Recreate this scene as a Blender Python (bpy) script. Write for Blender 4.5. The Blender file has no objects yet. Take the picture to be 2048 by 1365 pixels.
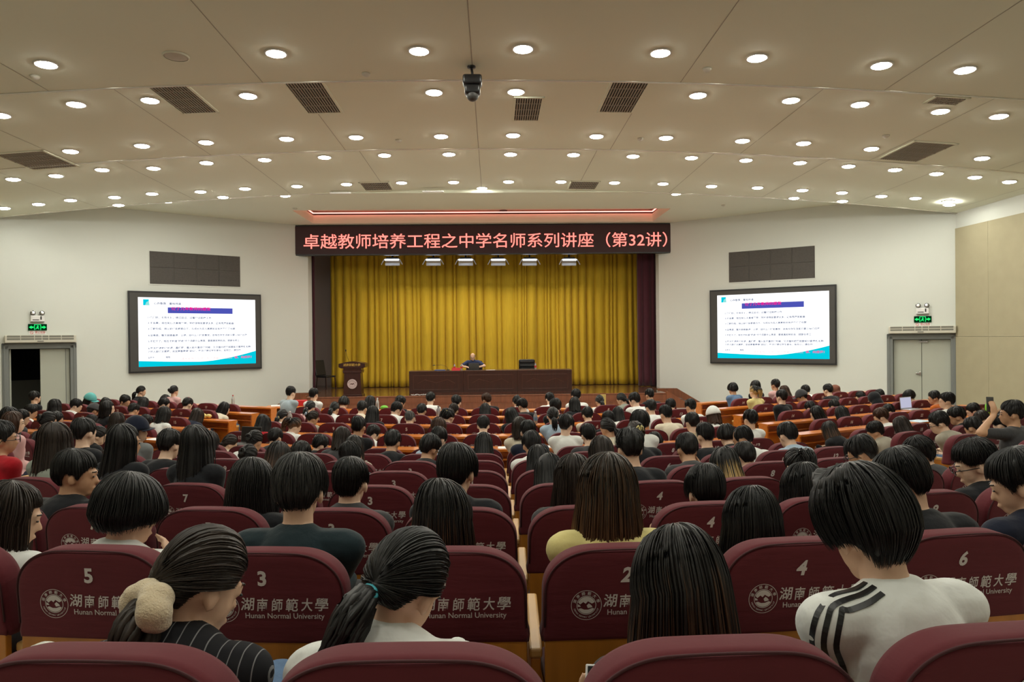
import bpy, bmesh, math, random
import numpy as np
from mathutils import Vector, Matrix
from mathutils.bvhtree import BVHTree
S = bpy.context.scene
C = S.collection
R_ = math.radians
pi = math.pi
rnd = random.Random(11)

# ------------------------------------------------------------------ camera, light set-up, exposure
FPX = 2048 * 24.0 / 36.0
YAW, PITCH, ROLL = R_(1.6), R_(0.357), 0.0105
CAM = Vector((0, 0, 2.27))
Fv = Vector((math.sin(YAW) * math.cos(PITCH), math.cos(YAW) * math.cos(PITCH), -math.sin(PITCH)))
Rv = Fv.cross(Vector((0, 0, 1))).normalized()
Uv = Rv.cross(Fv)
R2 = Rv * math.cos(ROLL) - Uv * math.sin(ROLL)
U2 = Uv * math.cos(ROLL) + Rv * math.sin(ROLL)
cd = bpy.data.cameras.new('camera'); cd.lens = 24; cd.sensor_width = 36; cd.clip_start = 0.05; cd.clip_end = 200
cam = bpy.data.objects.new('camera', cd); C.objects.link(cam)
M = Matrix((R2, U2, -Fv)).transposed().to_4x4(); M.translation = CAM
cam.matrix_world = M
S.camera = cam
vs = S.view_settings
vs.view_transform = 'Standard'; vs.look = 'None'; vs.gamma = 1.0; vs.use_curve_mapping = False
vs.exposure = 0.0
LAMP = 108.0          # emission of the ceiling downlights
w = bpy.data.worlds.new('world'); S.world = w; w.use_nodes = True
w.node_tree.nodes['Background'].inputs[0].default_value = (0.8, 0.85, 0.9, 1)
w.node_tree.nodes['Background'].inputs[1].default_value = 0.02
S.cycles.max_bounces = 5; S.cycles.diffuse_bounces = 4; S.cycles.glossy_bounces = 2
S.cycles.transmission_bounces = 4; S.cycles.sample_clamp_indirect = 6.0
S.cycles.caustics_reflective = False; S.cycles.caustics_refractive = False

def proj(P):
    v = Vector(P) - CAM
    z = v.dot(Fv)
    return 1024 + FPX * v.dot(R2) / z, 682.5 - FPX * v.dot(U2) / z, z
def ray(px, py):
    return (Fv + R2 * ((px - 1024) / FPX) + U2 * ((682.5 - py) / FPX))
def at_plane(px, py, p, n):
    r = ray(px, py); n = Vector(n)
    return CAM + r * ((Vector(p) - CAM).dot(n) / r.dot(n))
def at_y(px, py, Y): return at_plane(px, py, (0, Y, 0), (0, 1, 0))
def at_z(px, py, Z): return at_plane(px, py, (0, 0, Z), (0, 0, 1))

# ------------------------------------------------------------------ object helpers
def tag(o, label, cat, group=None, kind=None):
    o['label'] = label; o['category'] = cat
    if group: o['group'] = group
    if kind: o['kind'] = kind
    return o
def empty(name, loc=(0, 0, 0), rz=0.0):
    o = bpy.data.objects.new(name, None); o.empty_display_size = .1; C.objects.link(o)
    o.location = loc; o.rotation_euler = (0, 0, rz)
    return o
def put(name, me, mat=None, parent=None):
    o = bpy.data.objects.new(name, me); C.objects.link(o)
    if mat is not None and len(me.materials) == 0: me.materials.append(mat)
    if parent is not None: o.parent = parent
    return o
def struct(name, mb, mat, smooth=False):
    o = mb.obj(name, mat, None, smooth); o['kind'] = 'structure'; return o
def copy_tree(o, parent=None):
    c = o.copy(); C.objects.link(c)
    if parent is not None: c.parent = parent
    for ch in list(o.children): copy_tree(ch, c)
    return c

class MB:
    def __init__(s): s.v = []; s.f = []; s.m = []; s.cur = 0
    def add(s, vs_, fs):
        b = len(s.v); s.v += [tuple(p) for p in vs_]
        s.f += [tuple(i + b for i in f) for f in fs]; s.m += [s.cur] * len(fs); return s
    def box(s, x0, x1, y0, y1, z0, z1, T=None):
        v = [(x, y, z) for z in (z0, z1) for y in (y0, y1) for x in (x0, x1)]
        if T is not None: v = [tuple(T @ Vector(p)) for p in v]
        return s.add(v, [(0, 2, 3, 1), (4, 5, 7, 6), (0, 1, 5, 4), (2, 6, 7, 3), (0, 4, 6, 2), (1, 3, 7, 5)])
    def bbox(s, x0, x1, y0, y1, z0, z1, b=.01, T=None):      # box with bevelled edges
        bm = bmesh.new(); bmesh.ops.create_cube(bm, size=1)
        for vv in bm.verts:
            vv.co = Vector(((x0 + x1) / 2 + vv.co.x * (x1 - x0), (y0 + y1) / 2 + vv.co.y * (y1 - y0), (z0 + z1) / 2 + vv.co.z * (z1 - z0)))
        bmesh.ops.bevel(bm, geom=bm.edges[:], offset=b, segments=2, affect='EDGES', profile=.5)
        return s.addbm(bm, T)
    def addbm(s, bm, T=None):
        bm.verts.index_update()
        v = [(T @ q.co if T is not None else q.co) for q in bm.verts]
        s.add(v, [[q.index for q in f.verts] for f in bm.faces]); bm.free(); return s
    def loft(s, rings, cap=True, closed=True):
        n = len(rings[0]); b = len(s.v)
        for r in rings: s.v += [tuple(p) for p in r]
        for i in range(len(rings) - 1):
            for j in range(n if closed else n - 1):
                k = (j + 1) % n
                s.f.append((b + i * n + j, b + i * n + k, b + (i + 1) * n + k, b + (i + 1) * n + j)); s.m.append(s.cur)
        if cap:
            s.f.append(tuple(b + j for j in range(n))[::-1]); s.m.append(s.cur)
            s.f.append(tuple(b + (len(rings) - 1) * n + j for j in range(n))); s.m.append(s.cur)
        return s
    def lathe(s, prof, n=24, c=(0, 0, 0), T=None):
        rings = []
        for r, z in prof:
            q = [Vector((c[0] + r * math.cos(2 * pi * j / n), c[1] + r * math.sin(2 * pi * j / n), c[2] + z)) for j in range(n)]
            rings.append([T @ p for p in q] if T is not None else q)
        return s.loft(rings)
    def tube(s, pts, r, n=8):
        pts = [Vector(p) for p in pts]; rings = []
        rr = r if isinstance(r, (list, tuple)) else [r] * len(pts)
        up = None
        for i, p in enumerate(pts):
            t = (pts[min(i + 1, len(pts) - 1)] - pts[max(i - 1, 0)]).normalized()
            if up is None: up = Vector((0, 0, 1)) if abs(t.z) < .9 else Vector((1, 0, 0))
            a = t.cross(up).normalized(); b_ = a.cross(t).normalized(); up = b_
            rings.append([p + (a * math.cos(2 * pi * j / n) + b_ * math.sin(2 * pi * j / n)) * rr[i] for j in range(n)])
        return s.loft(rings)
    def ell(s, c, r, Rm=None, n=14):
        vv = []; ff = []
        m = n // 2 + 1
        for i in range(m + 1):
            ph = pi * i / m
            if i in (0, m): vv.append(Vector((0, 0, math.cos(ph)))); continue
            for j in range(n):
                th = 2 * pi * j / n
                vv.append(Vector((math.sin(ph) * math.cos(th), math.sin(ph) * math.sin(th), math.cos(ph))))
        def ix(i, j): return 0 if i == 0 else (len(vv) - 1 if i == m else 1 + (i - 1) * n + j % n)
        for i in range(m):
            for j in range(n):
                q = [ix(i, j), ix(i + 1, j), ix(i + 1, j + 1), ix(i, j + 1)]
                q2 = []
                for a in q:
                    if a not in q2: q2.append(a)
                if len(q2) > 2: ff.append(q2)
        c = Vector(c); out = []
        for p in vv:
            p = Vector((p.x * r[0], p.y * r[1], p.z * r[2]))
            out.append((Rm @ p if Rm is not None else p) + c)
        return s.add(out, ff)
    def cap(s, p0, p1, r0, r1, n=10):
        p0 = Vector(p0); p1 = Vector(p1); t = (p1 - p0)
        if t.length < 1e-5: t = Vector((0, 0, 1e-4))
        t.normalize()
        up = Vector((0, 0, 1)) if abs(t.z) < .9 else Vector((1, 0, 0))
        a = t.cross(up).normalized(); b = a.cross(t)
        rings = []
        for k in range(1, 5):
            an = pi / 2 * (1 - k / 4)
            rings.append([p0 - t * r0 * math.sin(an) + (a * math.cos(2 * pi * j / n) + b * math.sin(2 * pi * j / n)) * r0 * math.cos(an) for j in range(n)])
        for k in range(0, 4):
            an = pi / 2 * k / 4
            rings.append([p1 + t * r1 * math.sin(an) + (a * math.cos(2 * pi * j / n) + b * math.sin(2 * pi * j / n)) * r1 * math.cos(an) for j in range(n)])
        return s.loft(rings)
    def mesh(s, name, smooth=True):
        me = bpy.data.meshes.new(name); me.from_pydata(s.v, [], s.f); me.validate(); me.update()
        if smooth: me.polygons.foreach_set('use_smooth', [True] * len(me.polygons))
        if any(s.m) and len(s.m) == len(me.polygons): me.polygons.foreach_set('material_index', s.m)
        bm = bmesh.new(); bm.from_mesh(me); bmesh.ops.recalc_face_normals(bm, faces=bm.faces[:]); bm.to_mesh(me); bm.free()
        return me
    def obj(s, name, mat, parent=None, smooth=False):
        me = s.mesh(name, smooth)
        for m in (mat if isinstance(mat, (list, tuple)) else [mat]): me.materials.append(m)
        o = put(name, me, None, parent)
        return o

# ------------------------------------------------------------------ materials
def mat(name, col, rough=.6, metal=0, spec=.5, noise=None, bump=None, emit=None, sheen=0, coat=0, alpha=None, trans=0):
    m = bpy.data.materials.new(name); m.use_nodes = True
    nt = m.node_tree; N = nt.nodes; L = nt.links; B = N['Principled BSDF']
    B.inputs['Base Color'].default_value = (*col, 1); B.inputs['Roughness'].default_value = rough
    B.inputs['Metallic'].default_value = metal; B.inputs['Specular IOR Level'].default_value = spec
    if sheen: B.inputs['Sheen Weight'].default_value = sheen
    if coat: B.inputs['Coat Weight'].default_value = coat; B.inputs['Coat Roughness'].default_value = .1
    if trans: B.inputs['Transmission Weight'].default_value = trans
    tc = N.new('ShaderNodeTexCoord')
    if noise:   # (scale vector, amount)
        mp = N.new('ShaderNodeMapping'); mp.inputs['Scale'].default_value = noise[0]
        L.new(tc.outputs['Object'], mp.inputs[0])
        nz = N.new('ShaderNodeTexNoise'); nz.inputs['Scale'].default_value = 1; nz.inputs['Detail'].default_value = 5
        L.new(mp.outputs[0], nz.inputs['Vector'])
        mr = N.new('ShaderNodeMapRange'); mr.inputs[1].default_value = .25; mr.inputs[2].default_value = .75
        mr.inputs[3].default_value = 1 - noise[1]; mr.inputs[4].default_value = 1 + noise[1]
        L.new(nz.outputs[0], mr.inputs[0])
        mx = N.new('ShaderNodeVectorMath'); mx.operation = 'SCALE'; mx.inputs[0].default_value = col
        L.new(mr.outputs[0], mx.inputs['Scale']); L.new(mx.outputs[0], B.inputs['Base Color'])
    if bump:    # (scale vector, strength, distance)
        mp = N.new('ShaderNodeMapping'); mp.inputs['Scale'].default_value = bump[0]
        L.new(tc.outputs['Object'], mp.inputs[0])
        nz = N.new('ShaderNodeTexNoise'); nz.inputs['Scale'].default_value = 1; nz.inputs['Detail'].default_value = 4
        L.new(mp.outputs[0], nz.inputs['Vector'])
        bp = N.new('ShaderNodeBump'); bp.inputs['Strength'].default_value = bump[1]; bp.inputs['Distance'].default_value = bump[2]
        L.new(nz.outputs[0], bp.inputs['Height']); L.new(bp.outputs[0], B.inputs['Normal'])
    if emit:
        B.inputs['Emission Color'].default_value = (*emit[0], 1); B.inputs['Emission Strength'].default_value = emit[1]
    return m
def S2L(r, g, b):
    f = lambda c: (c / 255 / 12.92) if c <= 10 else ((c / 255 + .055) / 1.055) ** 2.4
    return (f(r), f(g), f(b))
m_wall = mat('white_paint', (.665, .69, .65), .85, noise=((.6, .6, .6), .02), bump=((60, 60, 60), .06, .01))
m_ceil = mat('ceiling_paint', (.76, .785, .655), .8, noise=((.5, .5, .5), .02))
m_beige = mat('beige_acoustic_board', (.40, .36, .24), .9, noise=((3, 3, 3), .04), bump=((90, 90, 90), .15, .01))
m_floor = mat('grey_floor', (.42, .38, .33), .5, noise=((2, 2, 2), .15))
m_groove = mat('joint_shadow_gap', (.40, .385, .32), .9)
m_lip = mat('polished_trim', (.78, .77, .70), .16, metal=.5)
m_darkgrey = mat('dark_frame', (.012, .013, .015), .4)
m_bezel = mat('bezel_grey', (.055, .053, .05), .55)
m_grille = mat('grille_cloth', (.088, .080, .074), .95, noise=((25, 25, 25), .12), bump=((200, 200, 200), .3, .01))
m_grline = mat('grille_rail', (.12, .11, .10), .8)
m_doorfr = mat('door_frame_grey', (.19, .205, .20), .55)
m_door = mat('door_sage', (.44, .46, .40), .55, noise=((1, 1, .3), .04))
m_dark = mat('dark_void', (.006, .007, .009), .9)
m_chrome = mat('chrome', (.6, .6, .6), .25, metal=1)
m_plastic = mat('ivory_plastic', (.60, .58, .50), .5)
m_slot = mat('slot_grey', (.20, .20, .17), .8)
m_black = mat('black_plastic', (.012, .012, .013), .35)
m_white = mat('white_plastic', (.8, .8, .8), .45)
m_ventdark = mat('vent_slats', (.33, .30, .25), .7)
m_ventback = mat('vent_cavity', (.03, .027, .022), .9)
m_lampring = mat('lamp_ring', (.75, .74, .7), .4)
def wood(name, col, amt=.35, rough=.35, coat=.3, sc=(3, 40, 40)):
    return mat(name, col, rough, noise=(sc, amt), coat=coat)
m_amber = wood('amber_veneer', S2L(176, 112, 38), .22, .38, .2, (14, 14, 1.2))
m_deskwood = wood('orange_desk_veneer', S2L(205, 118, 42), .16, .3, .25, (2, 20, 20))
m_arm = wood('light_arm_wood', S2L(205, 160, 95), .18, .35, .2, (20, 2, 20))
m_mahog = wood('mahogany', (.030, .0075, .006), .3, .3, .4, (25, 25, 2))
m_mahogl = wood('mahogany_moulding', (.060, .019, .013), .3, .3, .4, (25, 25, 2))
m_stagefront = wood('stage_front_veneer', (.20, .062, .026), .22, .35, .3, (22, 22, 1.5))
m_stagefloor = wood('stage_floor_boards', (.13, .062, .03), .25, .16, .4, (1.2, 14, 14))
m_cover = mat('maroon_stretch_cover', (.120, .0150, .022), .78, spec=.3, noise=((7, 7, 7), .06), bump=((5, 5, 26), .16, .02), sheen=.06)
m_seam = mat('maroon_piping', (.05, .007, .010), .8)
m_cushion = mat('maroon_upholstery', (.09, .012, .018), .85, sheen=.2)
m_print = mat('grey_white_print', (.66, .60, .58), .8)
m_yellow = mat('gold_velvet', (.52, .34, .010), .8, sheen=.08, noise=((30, 30, 2), .10))
m_maroonvel = mat('maroon_velvet', (.055, .003, .013), .85, sheen=.3)
m_wing = mat('wing_grey', (.55, .48, .45), .9)
def emis(name, col, st):
    m = bpy.data.materials.new(name); m.use_nodes = True; nt = m.node_tree; nt.nodes.clear()
    o = nt.nodes.new('ShaderNodeOutputMaterial'); e = nt.nodes.new('ShaderNodeEmission')
    e.inputs[0].default_value = (*col, 1); e.inputs[1].default_value = st; nt.links.new(e.outputs[0], o.inputs[0]); return m
m_lamp = emis('lamp_glow', (1, .985, .87), LAMP)
m_stagelamp = emis('stage_lamp_tube', (.80, .86, 1), 5)
m_redled = emis('red_cove_led', (1, .20, .17), 5)
m_ledtext = emis('red_led_text', (1, .20, .16), 2.1)
m_slide = emis('slide_white', (1, 1, 1), 1.35)
m_slidecy = emis('slide_cyan', (.0, .72, .90), .85)
m_slidecy2 = emis('slide_light_cyan', (.35, .92, .88), .85)
m_slideblue = emis('slide_blue', (.10, .12, .62), .75)
m_slidemag = emis('slide_magenta', (1, .0, .28), 1.0)
m_slidetxt = emis('slide_text', (.10, .14, .26), 1.0)
m_slidepink = emis('slide_pink', (1, .45, .45), 1.0)
m_exitgreen = emis('exit_green', (.02, .85, .18), 1.1)
m_exitdark = emis('exit_dark_green', (.0, .05, .012), .5)
m_lapscr = emis('laptop_screen', (.62, .62, .80), .8)
m_phonescr = emis('phone_screen', (.62, .68, 1), .9)

# ------------------------------------------------------------------ lettering
_tc = {}
def text_data(body, size=1, offset=0, shear=0, sx=1, spacing=1):
    key = (body, size, offset, shear, sx, spacing)
    if key in _tc: return _tc[key]
    cu = bpy.data.curves.new('lettering', 'FONT'); cu.body = body; cu.size = size; cu.offset = offset; cu.shear = shear
    cu.space_character = spacing; cu.resolution_u = 3; cu.align_x = 'LEFT'
    o = bpy.data.objects.new('lettering', cu); C.objects.link(o)
    dg = bpy.context.evaluated_depsgraph_get(); me = bpy.data.meshes.new_from_object(o.evaluated_get(dg))
    v = np.array([q.co[:2] for q in me.vertices]) if len(me.vertices) else np.zeros((1, 2))
    f = [tuple(p.vertices) for p in me.polygons]
    bpy.data.objects.remove(o); bpy.data.curves.remove(cu); bpy.data.meshes.remove(me)
    lo = v.min(0); hi = v.max(0)
    v = v - (lo + hi) / 2; v[:, 0] *= sx
    _tc[key] = (v, f, (hi - lo) * np.array([sx, 1])); return _tc[key]
def text_fit(body, wdt, hgt, offset=0, shear=0, spacing=1):
    v, f, d = text_data(body, 1, offset, shear, 1, spacing)
    k = np.array([wdt / d[0] if wdt else hgt / d[1], hgt / d[1] if hgt else wdt / d[0]])
    return v * k, f
def text_on(mb, body, wdt, hgt, fn, cx=0, cy=0, offset=0, shear=0, spacing=1):
    v, f = text_fit(body, wdt, hgt, offset, shear, spacing)
    mb.add([fn(p[0] + cx, p[1] + cy) for p in v], f)
def ring2d(mb, fn, cx, cy, r0, r1, n=40):
    b = len(mb.v)
    for j in range(n):
        a = 2 * pi * j / n
        mb.v.append(tuple(fn(cx + r0 * math.cos(a), cy + r0 * math.sin(a)))); mb.v.append(tuple(fn(cx + r1 * math.cos(a), cy + r1 * math.sin(a))))
    for j in range(n):
        k = (j + 1) % n; mb.f.append((b + 2 * j, b + 2 * j + 1, b + 2 * k + 1, b + 2 * k)); mb.m.append(mb.cur)
def poly2d(mb, fn, pts): mb.add([fn(*p) for p in pts], [tuple(range(len(pts)))])
def arc_text(mb, fn, body, cx, cy, r, a0, a1, h, inward=False):
    n = len(body)
    for i, ch in enumerate(body):
        if ch == ' ': continue
        a = a0 + (a1 - a0) * (i / (n - 1)); v, f, d = text_data(ch, 1, .01)
        k = h / (1.0 if ord(ch) > 255 else .95)
        ux, uy = (math.cos(a), math.sin(a)); tx, ty = (uy, -ux)
        if inward: ux, uy, tx, ty = -ux, -uy, -tx, -ty
        mb.add([fn(cx + r * math.cos(a) + k * (p[0] * tx + p[1] * ux), cy + r * math.sin(a) + k * (p[0] * ty + p[1] * uy)) for p in v], f)
def emblem(mb, fn, cx, cy, r, disc=True):
    ring2d(mb, fn, cx, cy, r * .965, r); ring2d(mb, fn, cx, cy, r * .60, r * .64)
    arc_text(mb, fn, '湖南師範大學', cx, cy, r * .80, R_(160), R_(20), r * .24)
    arc_text(mb, fn, 'Hunan Normal University', cx, cy, r * .80, R_(200), R_(340), r * .17, True)
    # the round field with a bird-like dark figure left open: built as sectors around it
    P = lambda a, q: (cx + r * q * math.cos(R_(a)), cy + r * q * math.sin(R_(a)))
    poly2d(mb, fn, [P(a, .57) for a in range(20, 161, 10)] + [(cx - r * .40, cy + r * .06), (cx - r * .20, cy + r * .22), (cx - r * .05, cy + r * .10), (cx + r * .10, cy + r * .26), (cx + r * .36, cy + r * .10)])
    poly2d(mb, fn, [P(a, .57) for a in range(205, 336, 10)] + [(cx + r * .38, cy - r * .20), (cx + r * .12, cy - r * .30), (cx - r * .14, cy - r * .30), (cx - r * .36, cy - r * .2)])
    poly2d(mb, fn, [(cx + r * .02, cy - r * .02), (cx + r * .16, cy + r * .12), (cx + r * .33, cy - r * .02), (cx + r * .40, cy - r * .14), (cx + r * .1, cy - r * .20)])
    poly2d(mb, fn, [P(172, .57), P(190, .57), (cx - r * .36, cy - r * .10), (cx - r * .42, cy + r * .0)])
ORD = ['zeroth', 'first', 'second', 'third', 'fourth', 'fifth', 'sixth', 'seventh', 'eighth', 'ninth', 'tenth', 'eleventh', 'twelfth', 'thirteenth', 'fourteenth', 'fifteenth', 'sixteenth', 'seventeenth', 'eighteenth', 'nineteenth', 'twentieth', 'twenty-first', 'twenty-second', 'twenty-third', 'twenty-fourth', 'twenty-fifth', 'twenty-sixth', 'twenty-seventh']
# ------------------------------------------------------------------ the hall
XC, HALF, YP, WSL = -.25, 5.87, 22.9, .75       # axis, half opening, plane of the proscenium, slope of the splayed walls
SIDE, ZC, ZSOF, YB = 12.6, 6.1, 6.02, -3.0
ZST, YST = .5, 20.8
def ceil_z(x): return ZC - .0042 * (x - XC) ** 2
YS = YP - WSL * (SIDE - HALF)
# stepped floor under the raked rows
ROWY = [1.197, 2.13, 3.054, 4.016, 4.975, 5.96, 6.92, 7.88, 9.024, 10.168, 11.309, 12.43]
ROWF = [2.27 - (.5443 + .1037 * n) - .97 for n in range(7)] + [.0357] * 5
SX0, ARC, SB, SBA = .126, 11.35, 5.3, R_(25)
def arc(row, s, dy=0.0):        # s along the curved row; the outer blocks beyond the aisles run straight
    sg = 1 if s > 0 else -1
    ph = max(-SB, min(SB, s)) / ARC
    p = Vector((SX0 + ARC * math.sin(ph), ROWY[row] + ARC * (1 - math.cos(ph)), ROWF[row]))
    if abs(s) > SB: p += Vector((sg * math.cos(SBA), math.sin(SBA), 0)) * (abs(s) - SB)
    if abs(s) > 4.4: ph = sg * SBA
    f = Vector((-math.sin(ph), math.cos(ph), 0))
    return p + f * dy, ph
mb = MB(); mb.box(-SIDE + XC, SIDE + XC, YB, 26, -.3, .033); struct('floor', mb, m_floor)
for r in range(7):          # curved risers, one terrace per raked row
    mb = MB(); top = ROWF[r] - .002; n = 40
    a = [arc(r, -6.5 + 13 * i / n, .80)[0] for i in range(n + 1)]
    b_ = [Vector((max(-12.8, min(12.3, p.x)), YB if r == 0 else p.y - 1.0, 0)) for p in a]
    v = []
    for i in range(n + 1):
        for q, z in ((a[i], top), (b_[i], top), (b_[i], -.05), (a[i], -.05)): v.append((max(-12.8, min(12.3, q.x)), q.y, z))
    f = []
    for i in range(n):
        for k in range(4): f.append((4 * i + k, 4 * i + 4 + k, 4 * i + 4 + (k + 1) % 4, 4 * i + (k + 1) % 4))
    f += [(0, 1, 2, 3), (4 * n, 4 * n + 1, 4 * n + 2, 4 * n + 3)]
    mb.add(v, f); struct('floor', mb, m_floor)
# side walls: white above, beige boarding below
for sg, nm in ((-1, 'left'), (1, 'right')):
    x = XC + sg * SIDE
    mb = MB(); mb.box(min(x, x + sg * .2), max(x, x + sg * .2), YB, YS, -.3, 6.3); struct('wall_' + nm, mb, m_wall)
    mb = MB(); y = YS - .04
    while y > YB:          # boards with joints
        y2 = max(y - 1.2, YB)
        for z0, z1 in ((0, 2.15), (2.155, 5.02)):
            mb.box(min(x, x - sg * .05), max(x, x - sg * .05), y2 + .006, y, z0, z1)
        y = y2
    o = struct('trim_1' if sg < 0 else 'trim_2', mb, m_beige)
mb = MB(); mb.box(XC - SIDE - .2, XC + SIDE + .2, YB - .2, YB, -.3, 6.3); struct('wall_back', mb, m_wall)
# splayed front walls with a door opening; door jambs on the wall line at parameter t
def fw(sg, t, off=0.0):        # point on the splayed wall (t = distance along x), off = towards the hall
    n = Vector((-sg * WSL, -1, 0)).normalized()
    return Vector((XC + sg * (HALF + t), YP - WSL * t, 0)) + n * off
def fwT(sg, t, z=0.0, off=0.0):  # frame: x to the viewer's right, y out of the wall into the hall, z up
    n = Vector((-sg * WSL, -1, 0)).normalized(); u = Vector((0, 0, 1)); xr = u.cross(n) * -1
    if xr.x < 0: xr = -xr
    T = Matrix((xr, n, u)).transposed().to_4x4(); T.translation = fw(sg, t, off) + Vector((0, 0, z)); return T
def wall_pt(sg, px, py):
    n = Vector((-sg * WSL, -1, 0)).normalized(); return at_plane(px, py, fw(sg, 0), n)
def wall_t(sg, p): return sg * (p.x - XC) - HALF
DT = {}
for sg, nm, pa, pb in ((-1, 'left', 3, 153), (1, 'right', 1774, 1915)):
    ta, tb = sorted((wall_t(sg, wall_pt(sg, pa, 700)), wall_t(sg, wall_pt(sg, pb, 700))))
    DT[sg] = (ta, tb)
    L = math.hypot(1, WSL); T = fwT(sg, 0)
    def wbox(mb, t0, t1, z0, z1, d0=-.3, d1=0.0):
        Tm = fwT(sg, 0); a, b = (t0 * L * sg, t1 * L * sg); mb.box(min(a, b), max(a, b), d0, d1, z0, z1, Tm)
    te = SIDE - HALF + .1
    mb = MB(); wbox(mb, 0, ta + .1, -.3, 6.4); wbox(mb, tb - .1, te, -.3, 6.4); wbox(mb, ta + .1, tb - .1, 2.14, 6.4)
    struct('wall_front_' + nm, mb, m_wall)
# proscenium returns and lintel
for sg, nm in ((-1, 'stage_left'), (1, 'stage_right')):
    x = XC + sg * HALF; mb = MB()
    mb.box(min(x, x + sg * .25), max(x, x + sg * .25), YP - .005, YP + .45, -.3, 6.4); struct('wall_' + nm, mb, m_wall)
mb = MB(); mb.box(XC - HALF, XC + HALF, YP + .02, YP + .3, 5.35, 6.4); struct('wall_lintel', mb, m_wall)
# stage house
mb = MB(); mb.box(XC - 7.6, XC + 7.6, 26.0, 26.2, -.3, 7.2); struct('wall_stage_back', mb, m_wing)
for sg, nm in ((-1, 'wing_left'), (1, 'wing_right')):
    mb = MB(); x = XC + sg * 7.6; mb.box(min(x, x + sg * .2), max(x, x + sg * .2), YP + .3, 26.2, -.3, 7.2); struct('wall_' + nm, mb, m_wing)
mb = MB(); mb.box(XC - 7.6, XC + 7.6, YP + .02, 26.2, 7.0, 7.2); struct('ceiling_stage', mb, m_wing)
# stepped, gently vaulted ceiling
LIPS = [YB, 6.4 - 3.7 * 1, 6.45, 10.2, 13.9, 17.8]
JN = {2: 3.1, 3: 2.68, 4: 2.45}
gv = MB()
for i in range(5):
    y0, y1 = LIPS[i], LIPS[i + 1]; n = 44; mb = MB(); rise = .05
    v = []
    for j in range(n + 1):
        x = XC - SIDE - .1 + (2 * SIDE + .2) * j / n; z = ceil_z(x)
        v += [(x, y0, z + rise), (x, y1, z), (x, y1, z + .5), (x, y0, z + .5)]
    f = []
    for j in range(n):
        for k in range(4): f.append((4 * j + k, 4 * j + 4 + k, 4 * j + 4 + (k + 1) % 4, 4 * j + (k + 1) % 4))
    f += [(3, 2, 1, 0), (4 * n, 4 * n + 1, 4 * n + 2, 4 * n + 3)]
    mb.add(v, f); struct('ceiling', mb, m_ceil)
    sp = JN.get(i, 3.1)
    k = -6
    while k <= 6:
        x = XC + k * sp
        if abs(x - XC) < SIDE: 
            z = ceil_z(x) - .003; mm = MB()
            gv.add([(x - .006, y0, z + rise), (x + .006, y0, z + rise), (x + .006, y1, z), (x - .006, y1, z)], [(0, 1, 2, 3)])
        k += 1
    tb_ = MB(); tb_.tube([(XC - SIDE + 2 * SIDE * j / n, y1 + .004, ceil_z(XC - SIDE + 2 * SIDE * j / n) + .002) for j in range(n + 1)], .021, 8)
    struct('trim_%d' % (3 + i), tb_, m_lip, True)
struct('trim_9', gv, m_groove)
# flat soffit over the stage front with a recessed tray
ya, yb, xa = 20.1, 22.35, 5.55
mb = MB()
e = SIDE + .1
mb.box(XC - e, XC + e, 17.75, ya, ZSOF, ZSOF + .1); mb.box(XC - e, XC - xa, ya, YP + .05, ZSOF, ZSOF + .1)
mb.box(XC + xa, XC + e, ya, YP + .05, ZSOF, ZSOF + .1); mb.box(XC - xa, XC + xa, yb, YP + .05, ZSOF, ZSOF + .1)
mb.box(XC - e, XC + e, 17.75, YP + .05, ZSOF + .42, ZSOF + .5)
struct('ceiling_soffit', mb, m_ceil)
mb = MB(); xb = xa - .02          # sloped inner lining of the tray
q0 = [(XC - xa, ya, ZSOF), (XC + xa, ya, ZSOF), (XC + xa, yb, ZSOF), (XC - xa, yb, ZSOF)]
q1 = [(XC - xb, ya + .02, ZSOF + .26), (XC + xb, ya + .02, ZSOF + .26), (XC + xb, yb - .02, ZSOF + .26), (XC - xb, yb - .02, ZSOF + .26)]
mb.add(q0 + q1, [(0, 1, 5, 4), (1, 2, 6, 5), (2, 3, 7, 6), (3, 0, 4, 7)]); struct('trim_10', mb, m_ceil)
cv = empty('cove_light', (XC, (ya + yb) / 2, ZSOF + .3)); tag(cv, 'red light strip hidden in the recessed ceiling tray above the banner', 'light strip')
mb = MB()
for (x0, x1, y0, y1) in ((-xb, xb, -1.05, -1.02), (-xb, xb, 1.02, 1.05), (-xb, -xb + .03, -1.05, 1.05), (xb - .03, xb, -1.05, 1.05)):
    mb.box(x0, x1, y0, y1, 0, .03)
mb.obj('led_strip', m_redled, cv)

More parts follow.
